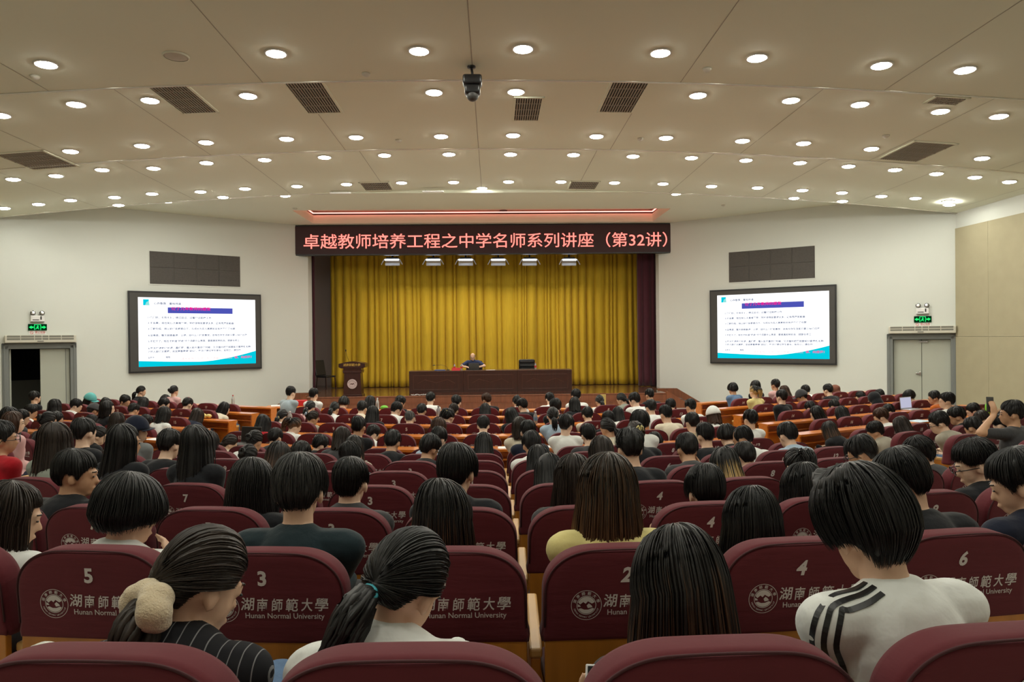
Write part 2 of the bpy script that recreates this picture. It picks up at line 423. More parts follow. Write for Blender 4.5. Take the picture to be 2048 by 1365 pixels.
# ------------------------------------------------------------------ ceiling fittings
def downlight_proto():
    t = empty('downlight'); mb = MB()
    n = 24; pr = [(.150, -.002), (.150, -.014), (.128, -.018), (.122, -.006), (.122, .004)]
    rings = [[(r * math.cos(2 * pi * j / n), r * math.sin(2 * pi * j / n), z) for j in range(n)] for r, z in pr]
    mb.loft(rings, cap=False); mb.obj('trim_ring', m_lampring, t, True)
    mb = MB(); mb.lathe([(0, -.034), (.05, -.0325), (.09, -.028), (.115, -.021), (.121, -.014), (.121, -.006), (0, -.006)], n); mb.obj('diffuser', m_lamp, t, True)
    return t
DL = [
 [(92,128),(552,106),(838,101),(1046,97),(1321,105),(1514,115),(1763,130),(1930,139)],
 [(1,230),(152,208),(300,200),(496,191),(868,184),(1032,183),(1396,190),(1582,200),(1720,208),(1881,222),(1998,232)],
 [(141,302),(284,291),(412,284),(573,277),(712,274),(882,272),(1026,270),(1193,272),(1332,275),(1485,281),(1607,286),(1743,297),(1964,316)],
 [(26,358),(112,351),(204,339),(307,336),(413,325),(529,319),(649,314),(769,310),(898,308),(1021,308),(1147,309),(1266,312),(1383,315),(1492,320),(1600,325),(1697,332),(1790,339),(1873,347),(1950,354),(2019,363)],
 [(8,416),(77,408),(141,400),(229,394),(304,387),(401,383),(490,377),(594,372),(693,368),(803,365),(907,364),(1017,363),(1122,363),(1229,365),(1326,367),(1423,372),(1515,375),(1605,380),(1684,385),(1763,392),(1831,396),(1897,403),(1954,409)],
 [(237,412),(334,403),(446,394),(566,388),(964,376),(1356,385),(1478,390),(1588,396),(1685,402)]]
def ceil_hit(px, py):
    r = ray(px, py); k = 1.0
    lo, hi = 2.0, 40.0
    f = lambda k: (CAM + r * k).z - ceil_z((CAM + r * k).x) - .05 * (lambda y: next(((LIPS[i + 1] - y) / (LIPS[i + 1] - LIPS[i]) for i in range(5) if LIPS[i] <= y < LIPS[i + 1]), 0))((CAM + r * k).y)
    for _ in range(50):
        m_ = (lo + hi) / 2
        if f(m_) > 0: hi = m_
        else: lo = m_
    return CAM + r * lo
dp = downlight_proto(); used = False
RN = ['the ceiling row nearest the camera', 'the second ceiling row from the camera', 'the third ceiling row from the camera', 'the fourth ceiling row from the camera', 'the fifth ceiling row from the camera', 'the soffit before the stage']
for ri, row in enumerate(DL):
    for i, (px, py) in enumerate(row):
        p = ceil_hit(px, py)
        if ri == 5 or p.y > 17.75: p = at_z(px, py, ZSOF) if ri == 5 else p
        if ri == 5:
            p = ceil_hit(px, py)
            if px < 300: p = at_y(px, py, 17.7); p.z = ceil_z(p.x) + .001
            elif p.y > 17.65: p = at_z(px, py, ZSOF); p.y = max(p.y, 17.98)
        p.x = max(XC - 11.7, min(XC + 11.7, p.x)); p.z = p.z if p.y > 17.75 else p.z
        t = dp if not used else copy_tree(dp); used = True
        t.location = p
        if p.y < 17.75: t.rotation_euler = (-.0135, math.atan(2 * .0042 * (p.x - XC)), 0)
        tag(t, 'round ceiling downlight, %s from the left in %s' % (ORD[i + 1], RN[ri]), 'downlight', 'round ceiling downlights')
for yy in (4.9, 3.3, .9):        # the same rows carry on above the photographer
    for k in range(-4, 5):
        x = XC + k * 2.1; t = copy_tree(dp); t.location = (x, yy, ceil_z(x) + .05 * (1 - ((yy - 2.7) / 3.75 if yy > 2.7 else (yy + 3) / 5.7))); t.rotation_euler = (-.0135, math.atan(2 * .0042 * (x - XC)), 0)
        tag(t, 'round ceiling downlight overhead behind the picture, %s from the left, %s' % (ORD[k + 5], {4.9: 'front', 3.3: 'middle', .9: 'rear'}[yy] + ' line'), 'downlight', 'round ceiling downlights')
def vent(px, py, wd, dp_, lab):
    p = ceil_hit(px, py); t = empty('ceiling_vent', p); t.rotation_euler = (-.0135, math.atan(2 * .0042 * (p.x - XC)), 0)
    tag(t, lab, 'air vent', 'ceiling air vents')
    mb = MB(); a, b = wd / 2, dp_ / 2
    for q in ((-a, a, -b, -b + .04), (-a, a, b - .04, b), (-a, -a + .04, -b, b), (a - .04, a, -b, b)): mb.box(q[0], q[1], q[2], q[3], -.02, .0)
    mb.obj('frame', m_ceil, t)
    mb = MB(); mb.box(-a + .03, a - .03, -b + .03, b - .03, -.004, -.001); mb.obj('backing', m_ventback, t)
    mb = MB(); n = int(wd / .05)
    for i in range(n):
        x = -a + .05 + (wd - .1) * (i + .5) / n; mb.box(x - .010, x + .010, -b + .04, b - .04, -.018, -.006)
    for i in (1, 2, 3): y = -b + dp_ * i / 4; mb.box(-a + .04, a - .04, y - .008, y + .008, -.020, -.006)
    mb.obj('slats', m_ventdark, t)
for q in ((366, 197, .62, 1.3, 'dark louvred ceiling vent, second from the left, beside the upper left lamps'), (627, 193, .62, 1.5, 'large dark louvred ceiling vent left of the hanging camera'),
          (1055, 218, .5, 1.15, 'dark louvred ceiling vent just right of the hanging camera'), (1246, 193, .62, 1.45, 'large dark louvred ceiling vent right of centre in the second ceiling band'),
          (1893, 200, .55, .34, 'small dark ceiling vent at the far right of the second band'), (1832, 303, .85, 1.25, 'dark ceiling vent at the right end of the third lamp row'),
          (75, 320, .95, 1.15, 'dark ceiling vent at the far left edge of the ceiling'), (753, 372, .75, .85, 'small ceiling vent near the stage, left of the pair there'),
          (1167, 370, .75, .85, 'small ceiling vent near the stage, right of the pair there')): vent(*q)
p = ceil_hit(352, 112); t = empty('ceiling_speaker', p); tag(t, 'flush round white ceiling loudspeaker at upper left', 'loudspeaker')
mb = MB(); mb.lathe([(.0, -.02), (.13, -.02), (.15, -.012), (.155, 0)], 28); mb.obj('grille', mat('speaker_mesh', (.55, .52, .45), .8), t, True)
mb = MB(); n = 28
mb.loft([[(r * math.cos(2 * pi * j / n), r * math.sin(2 * pi * j / n), z) for j in range(n)] for r, z in ((.15, -.018), (.165, -.018), (.17, 0))], cap=False); mb.obj('rim', m_ceil, t, True)
for i, (px, py, lab) in enumerate(((70, 152, 'at the far left under the first lamp'), (732, 147, 'left of the hanging camera'), (797, 280, 'between lamps in the third row, left of centre'), (1414, 137, 'right of centre near the first lamp row'), (1281, 277, 'between lamps in the third row, right of centre'), (1772, 271, 'at the far right above the third lamp row'), (590, 417, 'on the soffit left of the red tray'), (1447, 410, 'on the soffit right of the red tray'))):
    p = ceil_hit(px, py) if i < 6 else at_z(px, py, ZSOF)
    mb = MB(); mb.lathe([(.0, -.045), (.03, -.045), (.05, -.03), (.06, -.02), (.062, 0)], 16)
    o = mb.obj('smoke_detector', m_plastic, None, True); o.location = p; tag(o, 'small round smoke detector on the ceiling ' + lab, 'smoke detector', 'smoke detectors')
for px, py, lab in ((681, 384, 'left of the pair'), (866, 381, 'right of the pair')):
    p = at_z(px, py, ZSOF); t = empty('light_bar', p); tag(t, 'slim white light bar on the soffit edge, ' + lab, 'light fitting', 'slim soffit light bars')
    mb = MB(); mb.bbox(-.27, .27, -.04, .04, -.05, -.01, .008); mb.obj('housing', m_white, t)
    mb = MB(); mb.box(-.2, -.18, -.02, .02, -.012, 0); mb.box(.18, .2, -.02, .02, -.012, 0); mb.obj('bracket', m_bezel, t)
p = ceil_hit(1007, 420); p = at_z(1007, 421, ZSOF + .42)
mb = MB(); mb.lathe([(.0, -.05), (.09, -.05), (.12, -.03), (.13, 0)], 20); o = mb.obj('ceiling_loudspeaker', m_bezel, None, True); o.location = p; tag(o, 'dark round fitting in the middle of the red-lit ceiling tray', 'loudspeaker')
# hanging camera on its ceiling arm
p = ceil_hit(943, 133); t = empty('ptz_camera', p); tag(t, 'black dome video camera hanging from the middle of the ceiling', 'camera')
mb = MB(); mb.lathe([(0, 0), (.06, 0), (.06, -.02), (.02, -.03), (0, -.03)], 16); mb.obj('ceiling_plate', m_black, t, True)
mb = MB(); mb.tube([(0, 0, -.02), (.01, 0, -.1), (.01, .02, -.17)], .018, 8); mb.obj('arm', m_black, t, True)
mb = MB(); mb.bbox(-.125, .145, -.09, .12, -.27, -.13, .03); mb.bbox(-.10, .12, -.08, .11, -.40, -.27, .03); mb.obj('body', m_black, t, True)
mb = MB(); mb.ell((.01, -.0, -.42), (.085, .085, .075)); mb.obj('head', m_bezel, t, True)
mb = MB(); mb.cap((.01, .07, -.43), (.01, .11, -.43), .035, .032); mb.obj('lens', m_chrome, t, True)

# ------------------------------------------------------------------ doors, air curtains, exit signs
def door(sg, idx, open_leaf):
    ta, tb = DT[sg]; L = math.hypot(1, WSL); W = (tb - ta) * L
    T = fwT(sg, (ta + tb) / 2); root = empty('door_%d' % idx); root.matrix_world = T; root['kind'] = 'structure'
    a = W / 2; fwid = .15; H = 2.235
    mb = MB()
    for q in ((-a, -a + fwid, 0, H), (a - fwid, a, 0, H), (-a, a, H - fwid, H)): mb.bbox(q[0], q[1], -.22, .03, q[2], q[3], .012)
    for q in ((-a + .04, -a + .07, 0, H - .04), (a - .07, a - .04, 0, H - .04), (-a + .04, a - .04, H - .07, H - .04)): mb.box(q[0], q[1], .028, .045, q[2], q[3])
    mb.obj('door_frame', m_doorfr, root)
    i = a - fwid; hz = H - fwid
    def leaf(x0, x1, name='leaf'):
        mb = MB(); mb.bbox(x0 + .005, x1 - .005, -.15, -.10, .01, hz - .01, .006)
        return mb.obj(name, m_door, root)
    if open_leaf:
        l = leaf(.0, i); mb = MB(); mb.box(i - .10, i - .085, -.10, -.094, .02, hz - .03); mb.obj('hinge_strip', m_doorfr, l)
        # open half: leaf swung out into the dark corridor
        mb = MB(); mb.bbox(-i + .01, -i + .05, -1.0, -.16, .01, hz - .01, .006); mb.obj('leaf', m_door, root)
        mb = MB(); mb.box(-1.6, 1.6, -2.6, -2.5, 0, 2.6); mb.box(-1.6, -1.5, -2.5, -.32, 0, 2.6); mb.box(1.5, 1.6, -2.5, -.32, 0, 2.6); mb.box(-1.6, 1.6, -2.6, -.32, 2.5, 2.6)
        mb.obj('corridor', m_dark, root)
        mb = MB(); mb.box(-1.5, 1.5, -2.5, -.32, 0, .02); mb.box(-1.5, 1.5, -2.49, -2.45, 0, 1.15); mb.obj('corridor_dado', m_slot, root)
    else:
        l = leaf(-i, 0.0); r = leaf(0.0, i)
        mb = MB(); mb.bbox(-.14, -.02, -.10, -.06, 1.12, 1.16, .008); mb.bbox(-.06, -.02, -.10, -.05, 1.09, 1.19, .008); mb.obj('door_handle', m_chrome, l)
        mb = MB(); mb.bbox(-.06, .16, -.10, -.05, hz - .09, hz - .05, .008); mb.obj('door_closer', m_chrome, r)
    # air curtain above the frame
    t = empty('air_curtain'); t.matrix_world = fwT(sg, (ta + tb) / 2, H + .01)
    tag(t, 'ivory air curtain unit above the %s door' % ('half-open left' if sg < 0 else 'closed right'), 'air curtain', 'air curtains over the doors')
    mb = MB(); mb.bbox(-a + .06, a - .02, .002, .20, .0, .20, .02); mb.obj('housing', m_plastic, t)
    mb = MB()
    for z0, z1 in ((.075, .12), (.14, .19)):
        xs = [-a + .10, -a + .10 + W * .18, -a + .10 + W * .36, -a + .10 + W * .46, -a + .10 + W * .55, -a + .10 + W * .72, a - .07]
        for k in range(6): mb.box(xs[k] + .008, xs[k + 1] - .008, .195, .204, z0, z1)
    mb.obj('intake_grille', m_slot, t)
    mb = MB(); mb.box(-.07, .07, .198, .206, .03, .048); mb.obj('name_plate', m_bezel, t)
    # exit light with emergency lamps
    px = 75 if sg < 0 else 1845.5; pe = wall_pt(sg, px, 645 + (10 if sg < 0 else -6))
    t = empty('exit_sign'); tt = wall_t(sg, pe); t.matrix_world = fwT(sg, tt, pe.z)
    tag(t, 'green lit exit sign on the white wall above the %s door' % ('half-open left' if sg < 0 else 'closed right'), 'exit sign', 'lit exit signs over the doors')
    mb = MB(); mb.bbox(-.205, .205, .0, .035, -.085, .085, .008); mb.obj('housing', m_exitdark, t)
    fn = lambda x, z: (x, .038, z); mb = MB()
    for s2 in (-1, 1):
        poly2d(mb, fn, [(s2 * .19, 0), (s2 * .13, .045), (s2 * .13, .02), (s2 * .085, .02), (s2 * .085, -.02), (s2 * .13, -.02), (s2 * .13, -.045)][::-1])
    for q in ((-.075, -.06, -.07, .07), (.06, .075, -.07, .07), (-.075, .075, .06, .075)): mb.box(q[0], q[1], .0355, .039, q[2], q[3])
    ring2d(mb, fn, .005, .040, 0.0005, .013, 12)
    poly2d(mb, fn, [(-.03, .0), (-.005, .028), (.02, .02), (.035, -.008), (.022, -.008), (.012, .005), (.010, -.02), (.036, -.045), (.03, -.058), (.002, -.035), (-.015, -.03), (-.04, -.06), (-.052, -.05), (-.02, -.012), (-.012, .006), (-.022, -.008)])
    mb.obj('pictogram', m_exitgreen, t)
    t = empty('emergency_light'); t.matrix_world = fwT(sg, tt, pe.z + .14)
    tag(t, 'white twin-head emergency lamp above the %s exit sign' % ('left' if sg < 0 else 'right'), 'emergency light', 'twin-head emergency lamps')
    mb = MB(); mb.bbox(-.15, .15, 0, .08, 0, .17, .012); mb.obj('housing', m_white, t)
    mb = MB(); mb.box(.06, .09, .08, .084, .06, .15); mb.box(-.11, .03, .08, .084, .045, .065); mb.box(-.14, .15, .08, .083, -.0, .012); mb.obj('markings', m_black, t)
    for s2 in (-1, 1):
        h = MB(); Tm = Matrix.Translation((s2 * .10, .06, .235)) @ Matrix.Rotation(-pi / 2, 4, 'X')
        h.lathe([(0, -.05), (.04, -.05), (.062, .0), (.062, .02), (.05, .02)], 18, T=Tm); ho = h.obj('lamp_head', m_bezel, t, True)
        h = MB(); h.lathe([(0, .018), (.05, .018), (.045, .024), (0, .024)], 18, T=Tm); h.obj('reflector', m_chrome, ho, True)
    fn = lambda x, z: (x, .006, z)
    o = MB(); o.bbox(-.19, .19, 0, .004, -.186, -.090, .001); pl = o.obj('no_smoking_sign', m_white); pl.matrix_world = fwT(sg, tt, pe.z, .002)
    tag(pl, 'small white and red no-smoking plate below the %s exit sign' % ('left' if sg < 0 else 'right'), 'sign', 'no-smoking plates')
    o = MB(); red = mat('sign_red', (.55, .08, .05), .6)
    ring2d(o, fn, -.13, -.145, .028, .038, 24); o.add([fn(-.156, -.126), fn(-.150, -.120), fn(-.104, -.164), fn(-.110, -.170)], [(0, 1, 2, 3)])
    o.obj('no_smoking_symbol', red, pl); o = MB()
    text_on(o, '禁止吸烟', .22, .05, fn, .055, -.13, .01); o.obj('lettering', red, pl); o = MB(); text_on(o, 'No Smoking', .20, .022, fn, .055, -.170, .01)
    o.obj('lettering', red, pl)
door(-1, 1, True); door(1, 2, False)

# ------------------------------------------------------------------ wall screens and grilles
SLIDE = ['1.能巧妙，不到不对，得过且过，过着做过的岗工作', '2.不会累，现在的孩子真难管理，学校领导的要求太多，还有荒唐的检查', '3.满腔热情，我以前做的都是白干，与成长为名人真累的总有改变做了也罢', '4.没意思，整天就是备课、上课，没什么一样的事发，总有在你生活的只要三倍做过海', '5.不想干了，现在才知道“钱途”这个词是什么意思，要是真的转机会，就辞去老工', '6.每天忙课和做听课，真烦啊，看人的不喜欢做时候，又次循环越来就要的只要更新无聊', '7.坏人那做太累啊，总说青春最得“说拉”，每次做得过学生家长，如何工，请在他', '8.坏干……………唉呀']
def screen(sg, c4, lab):
    ps = [wall_pt(sg, *q) for q in c4]; ts = [wall_t(sg, p) for p in ps]
    L = math.hypot(1, WSL); tm = sum(ts) / 4; zm = sum(p.z for p in ps) / 4
    W = abs(ts[1] - ts[0]) * L; H = ((ps[0].z - ps[3].z) + (ps[1].z - ps[2].z)) / 2
    t = empty('led_screen'); t.matrix_world = fwT(sg, tm, zm); tag(t, lab, 'screen', 'slide screens beside the stage')
    a, b = W / 2, H / 2; mb = MB()
    mb.box(-a, a, .0, .10, -b, b); fr = mb.obj('casing', m_darkgrey, t)
    mb = MB(); mb.box(-a + .035, a - .035, .10, .106, -b + .05, b - .05); mb.obj('bezel', m_bezel, t)
    # lit picture
    x0, x1, z0, z1 = -a + W * .066, a - W * .05, -b + H * .075, b - H * .075
    fn = lambda y: (lambda x, z: (x, y, z)); mb = MB()
    mb.add([(x0, .109, z0), (x1, .109, z0), (x1, .109, z1), (x0, .109, z1)], [(0, 1, 2, 3)]); d = mb.obj('display', m_slide, t)
    w_, h_ = x1 - x0, z1 - z0; X = lambda u: x0 + w_ * u; Z = lambda v: z1 - h_ * v
    mb = MB(); pts = [(0, 1), (0, .915)] + [(u / 20, .915 + .035 * math.sin(min(1, u / 20 * 1.6) * pi / 2) - (max(0, u / 20 - .5) ** 1.6) * .45) for u in range(1, 21)] + [(1, 1)]
    poly2d(mb, fn(.111), [(X(u), Z(v)) for u, v in pts]); mb.obj('wave', m_slidecy, d)
    mb = MB(); poly2d(mb, fn(.111), [(X(.04), Z(.03)), (X(.085), Z(.03)), (X(.085), Z(.115)), (X(.04), Z(.115))]); q = mb.obj('slide_logo', m_slidecy, d)
    mb = MB(); poly2d(mb, fn(.112), [(X(.085), Z(.05)), (X(.09), Z(.115)), (X(.055), Z(.115)), (X(.065), Z(.07))]); mb.obj('slide_logo', m_slidecy2, d)
    mb = MB(); poly2d(mb, fn(.111), [(X(.235), Z(.14)), (X(.79), Z(.14)), (X(.79), Z(.225)), (X(.235), Z(.225))]); mb.obj('title_bar', m_slideblue, d)
    mb = MB(); text_on(mb, '做了几年教师的感受', w_ * .33, h_ * .052, fn(.113), X(.43), Z(.155), .015); mb.obj('title', m_slidemag, d)
    mb = MB(); text_on(mb, '心存敬畏　重拾师道', w_ * .22, h_ * .036, fn(.112), X(.235), Z(.085), .02)
    for k, (ln, v, u1) in enumerate(zip(SLIDE, (.29, .37, .455, .55, .635, .735, .785, .87), (.60, .80, .81, .92, .85, .95, .86, .25))):
        text_on(mb, ln, w_ * (u1 - .075), h_ * .034, fn(.112), X((u1 + .075) / 2), Z(v), .022)
    mb.obj('slide_text', m_slidetxt, d)
    mb = MB(); text_on(mb, '请大家放下反思，努力做最好的自己；', w_ * .44, h_ * .034, fn(.113), X(.56), Z(.90)); mb.obj('slide_note', m_slidepink, d)
    mb = MB(); text_on(mb, '请、向感觉！', w_ * .16, h_ * .04, fn(.114), X(.88), Z(.895), .012); mb.obj('slide_note', m_slidemag, d)
screen(-1, ((255, 582), (520, 590), (521, 738), (257, 747)), 'wall screen showing a white slide, left of the stage')
screen(1, ((1421, 581), (1673, 570), (1675, 731), (1423, 727)), 'wall screen showing a white slide, right of the stage')
def grille(sg, c4, lab):
    ps = [wall_pt(sg, *q) for q in c4]; ts = [wall_t(sg, p) for p in ps]
    L = math.hypot(1, WSL); tm = sum(ts) / 4; zm = sum(p.z for p in ps) / 4
    W = abs(ts[1] - ts[0]) * L; H = ((ps[0].z - ps[3].z) + (ps[1].z - ps[2].z)) / 2
    t = empty('speaker_grille'); t.matrix_world = fwT(sg, tm, zm); tag(t, lab, 'speaker grille', 'dark speaker grilles above the screens')
    a, b = W / 2, H / 2; mb = MB(); mb.box(-a, a, .002, .012, -b, b); mb.obj('backing', m_grline, t)
    for r in range(2):
        for c in range(4):
            mb = MB(); mb.bbox(-a + W * c / 4 + .010, -a + W * (c + 1) / 4 - .010, .010, .03, -b + H * r / 2 + .010, -b + H * (r + 1) / 2 - .010, .006); mb.obj('cloth_panel', m_grille, t)
    mb = MB()
    for q in ((-a - .03, -a, -b - .03, b + .03), (a, a + .03, -b - .03, b + .03), (-a, a, b, b + .03), (-a, a, -b - .03, -b)): mb.box(q[0], q[1], .001, .014, q[2], q[3])
    mb.obj('frame', m_wall, t)
grille(-1, ((299, 502), (480, 514), (480, 575), (299, 567)), 'dark eight-panel speaker grille above the left wall screen')
grille(1, ((1458, 506), (1630, 491), (1630, 556), (1458, 566)), 'dark eight-panel speaker grille above the right wall screen')

# ------------------------------------------------------------------ LED banner
pa = at_y(585, 452, YP - .25); pb = at_y(1355, 446, YP - .25); pc = at_y(970, 509, YP - .25)
bw = pb.x - pa.x; bx = (pa.x + pb.x) / 2; bt = (pa.z + pb.z) / 2; bh = bt - pc.z
t = empty('led_banner', (bx, YP - .25, pc.z)); tag(t, 'long black electronic banner with red Chinese lettering above the stage', 'banner')
mb = MB(); mb.box(-bw / 2, bw / 2, .0, .20, 0, bh); mb.obj('casing', m_darkgrey, t)
mb = MB(); mb.box(-bw / 2 + .05, bw / 2 - .05, -.006, 0, .04, bh - .04); mb.obj('display', mat('led_matrix', (.006, .004, .0045), .6, noise=((60, 60, 60), .4), emit=((1, .12, .14), .012)), t)
mb = MB(); text_on(mb, '卓越教师培养工程之中学名师系列讲座（第32讲）', bw * .944, bh * .50, lambda x, z: (x, -.012, bh * .46 + z), 0, 0, .004); mb.obj('lettering', m_ledtext, t)
mb = MB()
for k in range(7): x = -bw / 2 + .4 + (bw - .8) * k / 6; mb.box(x - .02, x + .02, .08, .12, bh, ZSOF - pc.z)
mb.obj('hanger', m_darkgrey, t)

# ------------------------------------------------------------------ stage
xl, xr = -5.65, 5.3
mb = MB(); mb.box(xl, xr, YST + .02, 26, -.3, ZST); mb.box(XC - 7.5, XC + 7.5, YP - .3, 26, -.3, ZST - .001); struct('floor_stage', mb, m_stagefloor)
mb = MB(); mb.box(xl, xr, YST, YST + .03, -.02, ZST - .02); mb.box(xl, xr, YST - .06, YST + .02, -.02, ZST - .24); struct('trim_11', mb, m_stagefront)
mb = MB(); mb.bbox(xl, xr, YST - .02, YST + .06, ZST - .03, ZST + .004, .006); mb.box(xl, xr, YST - .07, YST, ZST - .25, ZST - .23); struct('trim_12', mb, m_stagefront)
for sg, nm in ((-1, 'left'), (1, 'right')):
    x = xl if sg < 0 else xr; t = empty('stage_steps', (x, YST, 0)); tag(t, 'wooden side steps up to the stage on the %s' % nm, 'steps', 'side steps of the stage')
    for k in range(4):
        mb = MB(); x0, x1 = sg * (-.02 + k * .27), sg * (.25 + k * .27); z = ZST - .11 * (k + 1) + .03
        mb.bbox(min(x0, x1), max(x0, x1), .05, 1.12 - .16 * k, -.02, z, .008); mb.obj('step', m_bezel, t)
    def stringer(y0, y1, flat):
        mb = MB(); P = [(0, -.02), (0, ZST + .05), (sg * flat, ZST + .05), (sg * (flat + .80), .07), (sg * (flat + .80), -.02)]
        mb.add([(q[0], y0, q[1]) for q in P] + [(q[0], y1, q[1]) for q in P], [tuple(range(5)), tuple(range(5, 10))[::-1]] + [(k, (k + 1) % 5, (k + 1) % 5 + 5, k + 5) for k in range(5)])
        mb.obj('stringer', m_stagefront, t)
    stringer(-.02, .05, .04); stringer(1.06, 1.12, .62)
# curtains
def drape(name, m, x0, x1, y, z0, z1, seed, amp=.11, pitch=.24, lab='', cat='curtain', spread=.0):
    q = random.Random(seed); n = int((x1 - x0) / .018); nz = 22; mb = MB()
    ks = []; x = x0
    while x < x1: wdt = pitch * q.choice((.35, .5, .7, .9, 1.2, 1.6)) * q.uniform(.85, 1.15); ks.append((x, wdt, q.uniform(.55, 1.2) * min(1.1, .45 + wdt / pitch * .6))); x += wdt
    def fold(x):
        for (a, wd, am) in ks:
            if a <= x < a + wd: return am * (math.sin(pi * (x - a) / wd) ** .62)
        return 0
    ph = q.uniform(0, 6)
    rows = []
    for k in range(nz + 1):
        v = k / nz; z = z1 + (z0 - z1) * v; r = []
        for i in range(n + 1):
            x = x0 + (x1 - x0) * i / n
            xs = min(x1 - .001, max(x0, x + .03 * math.sin(x * 2.1 + ph + v * 1.5) * v))
            r.append((x, y - amp * fold(xs) * (.75 + .35 * v) - .03 * math.sin(3 * x + 2 * v + ph) - (.05 * v * v if v > .9 else 0), z))
        rows.append(r)
    mb.loft(rows, cap=False, closed=False)
    o = mb.obj(name, m, None, True); md = o.modifiers.new('thickness', 'SOLIDIFY'); md.thickness = .012
    tag(o, lab, cat); return o
pl_ = at_y(663, 700, 24.8); pr_ = at_y(1277, 700, 24.8)
drape('stage_curtain', m_yellow, pl_.x, pr_.x + .4, 24.8, ZST + .015, 6.2, 3, .19, .27, 'wide golden velvet curtain across the back of the stage')
drape('side_curtain', m_maroonvel, at_y(1276, 700, 23.7).x, XC + HALF + .5, 23.7, ZST + .015, 6.2, 5, .10, .16, 'dark maroon velvet side curtain at the right of the stage')
drape('side_curtain', m_maroonvel, XC - HALF - .35, at_y(632, 700, 23.45).x, 23.45, ZST + .015, 6.2, 8, .08, .14, 'narrow dark maroon side curtain at the left of the stage')
# stage floodlights
m_refl = mat('floodlight_reflector', (.45, .47, .50), .4)
t0 = None
bar = MB(); bar.tube([(XC - 7.59, 23.3, 5.42), (XC + 7.59, 23.3, 5.42)], .03, 8); o = bar.obj('lighting_bar', m_black, None, True); tag(o, 'black pipe carrying the stage floodlights behind the banner', 'lighting bar')
for i, px in enumerate((785, 867, 931.5, 996.5, 1059, 1138)):
    p = at_y(px, 524, 23.3); nm = ['leftmost', 'second from the left', 'third from the left', 'fourth from the left', 'fifth from the left', 'rightmost'][i]
    t = empty('stage_floodlight', (p.x, 23.3, 5.42)); tag(t, 'white stage floodlight hanging below the banner, %s of six' % nm, 'stage light', 'row of stage floodlights')
    dz = p.z - 5.42; a = .245
    mb = MB(); mb.box(-.03, .03, -.02, .02, dz + .1, .04); mb.bbox(-.2, .2, -.1, .12, dz + .08, dz + .15, .02); mb.obj('yoke', m_black, t)
    mb = MB(); mb.add([(-a, -.14, dz + .07), (a, -.14, dz + .07), (a * 1.0, .16, dz - .06), (-a, .16, dz - .06), (-a, -.14, dz + .09), (a, -.14, dz + .09), (a, .17, dz - .04), (-a, .17, dz - .04)],
                      [(0, 1, 2, 3), (7, 6, 5, 4), (0, 4, 5, 1), (1, 5, 6, 2), (2, 6, 7, 3), (3, 7, 4, 0)]); mb.obj('reflector', m_refl, t)
    mb = MB(); mb.cap((-a + .03, -.17, dz + .05), (a - .03, -.17, dz + .05), .026, .026); mb.obj('tube', m_stagelamp, t, True)
    mb = MB(); mb.box(-a, a, -.02, 0, dz - .13, dz - .05); mb.obj('barn_door', m_refl, t)
    for s2 in (-1, 1):
        mb = MB(); mb.add([(s2 * a, -.14, dz + .07), (s2 * (a + .10), -.17, dz - .12), (s2 * (a + .12), -.17, dz - .10), (s2 * (a + .02), -.14, dz + .08)], [(0, 1, 2, 3)]); q = mb.obj('barn_door', m_refl, t); q.modifiers.new('thickness', 'SOLIDIFY').thickness = .012
    la = bpy.data.lights.new('flood', 'AREA'); la.shape = 'RECTANGLE'; la.size = .42; la.size_y = .1; la.energy = 30; la.color = (1, .95, .85)
    lo = bpy.data.objects.new('flood', la); C.objects.link(lo); lo.parent = t; lo.location = (0, .02, dz - .16); lo.rotation_euler = (R_(-22), 0, 0)
# conference desk on stage
px0 = at_z(822, 787.6, ZST).x; px1 = at_z(1137, 781, ZST).x; YD = 21.25; DH = .735
secs = [px0, px0 + (px1 - px0) * .333, px0 + (px1 - px0) * .664, px1]
for i in range(3):
    x0, x1 = secs[i] + .003, secs[i + 1] - .003; cx = (x0 + x1) / 2; a = (x1 - x0) / 2
    t = empty('conference_desk', (cx, YD, ZST)); tag(t, 'dark mahogany desk section on stage, %s of the joined three' % ['left', 'middle', 'right'][i], 'desk', 'joined stage desks')
    mb = MB(); mb.bbox(-a, a, -.02, .62, DH - .035, DH, .008); mb.obj('desktop', m_mahogl, t)
    mb = MB(); mb.box(-a, a, 0, .03, 0, DH - .035); mb.box(-a, -a + .03, .03, .58, 0, DH - .035); mb.box(a - .03, a, .03, .58, 0, DH - .035); mb.obj('carcass', m_mahog, t)
    mb = MB(); z0, z1 = .14, .60
    for q in ((-a + .13, a - .13, z0, z0 + .02), (-a + .13, a - .13, z1 - .02, z1), (-a + .13, -a + .15, z0, z1), (a - .15, a - .13, z0, z1)): mb.bbox(q[0], q[1], -.012, .002, q[2], q[3], .004)
    zz = [(-a + .26, .34), (-a * .42, .46), (0, .36), (a * .42, .46), (a - .26, .34)]
    for (u0, v0), (u1, v1) in zip(zz, zz[1:]): mb.add([(u0, -.012, v0 - .009), (u1, -.012, v1 - .009), (u1, -.012, v1 + .009), (u0, -.012, v0 + .009), (u0, .001, v0 - .009), (u1, .001, v1 - .009), (u1, .001, v1 + .009), (u0, .001, v0 + .009)], [(0, 1, 2, 3), (4, 5, 1, 0), (3, 2, 6, 7)])
    mb.obj('moulding', m_mahogl, t)
    mb = MB(); mb.box(-a, a, -.02, 0, 0, .06); mb.obj('plinth', m_mahogl, t)
DZ = ZST + DH
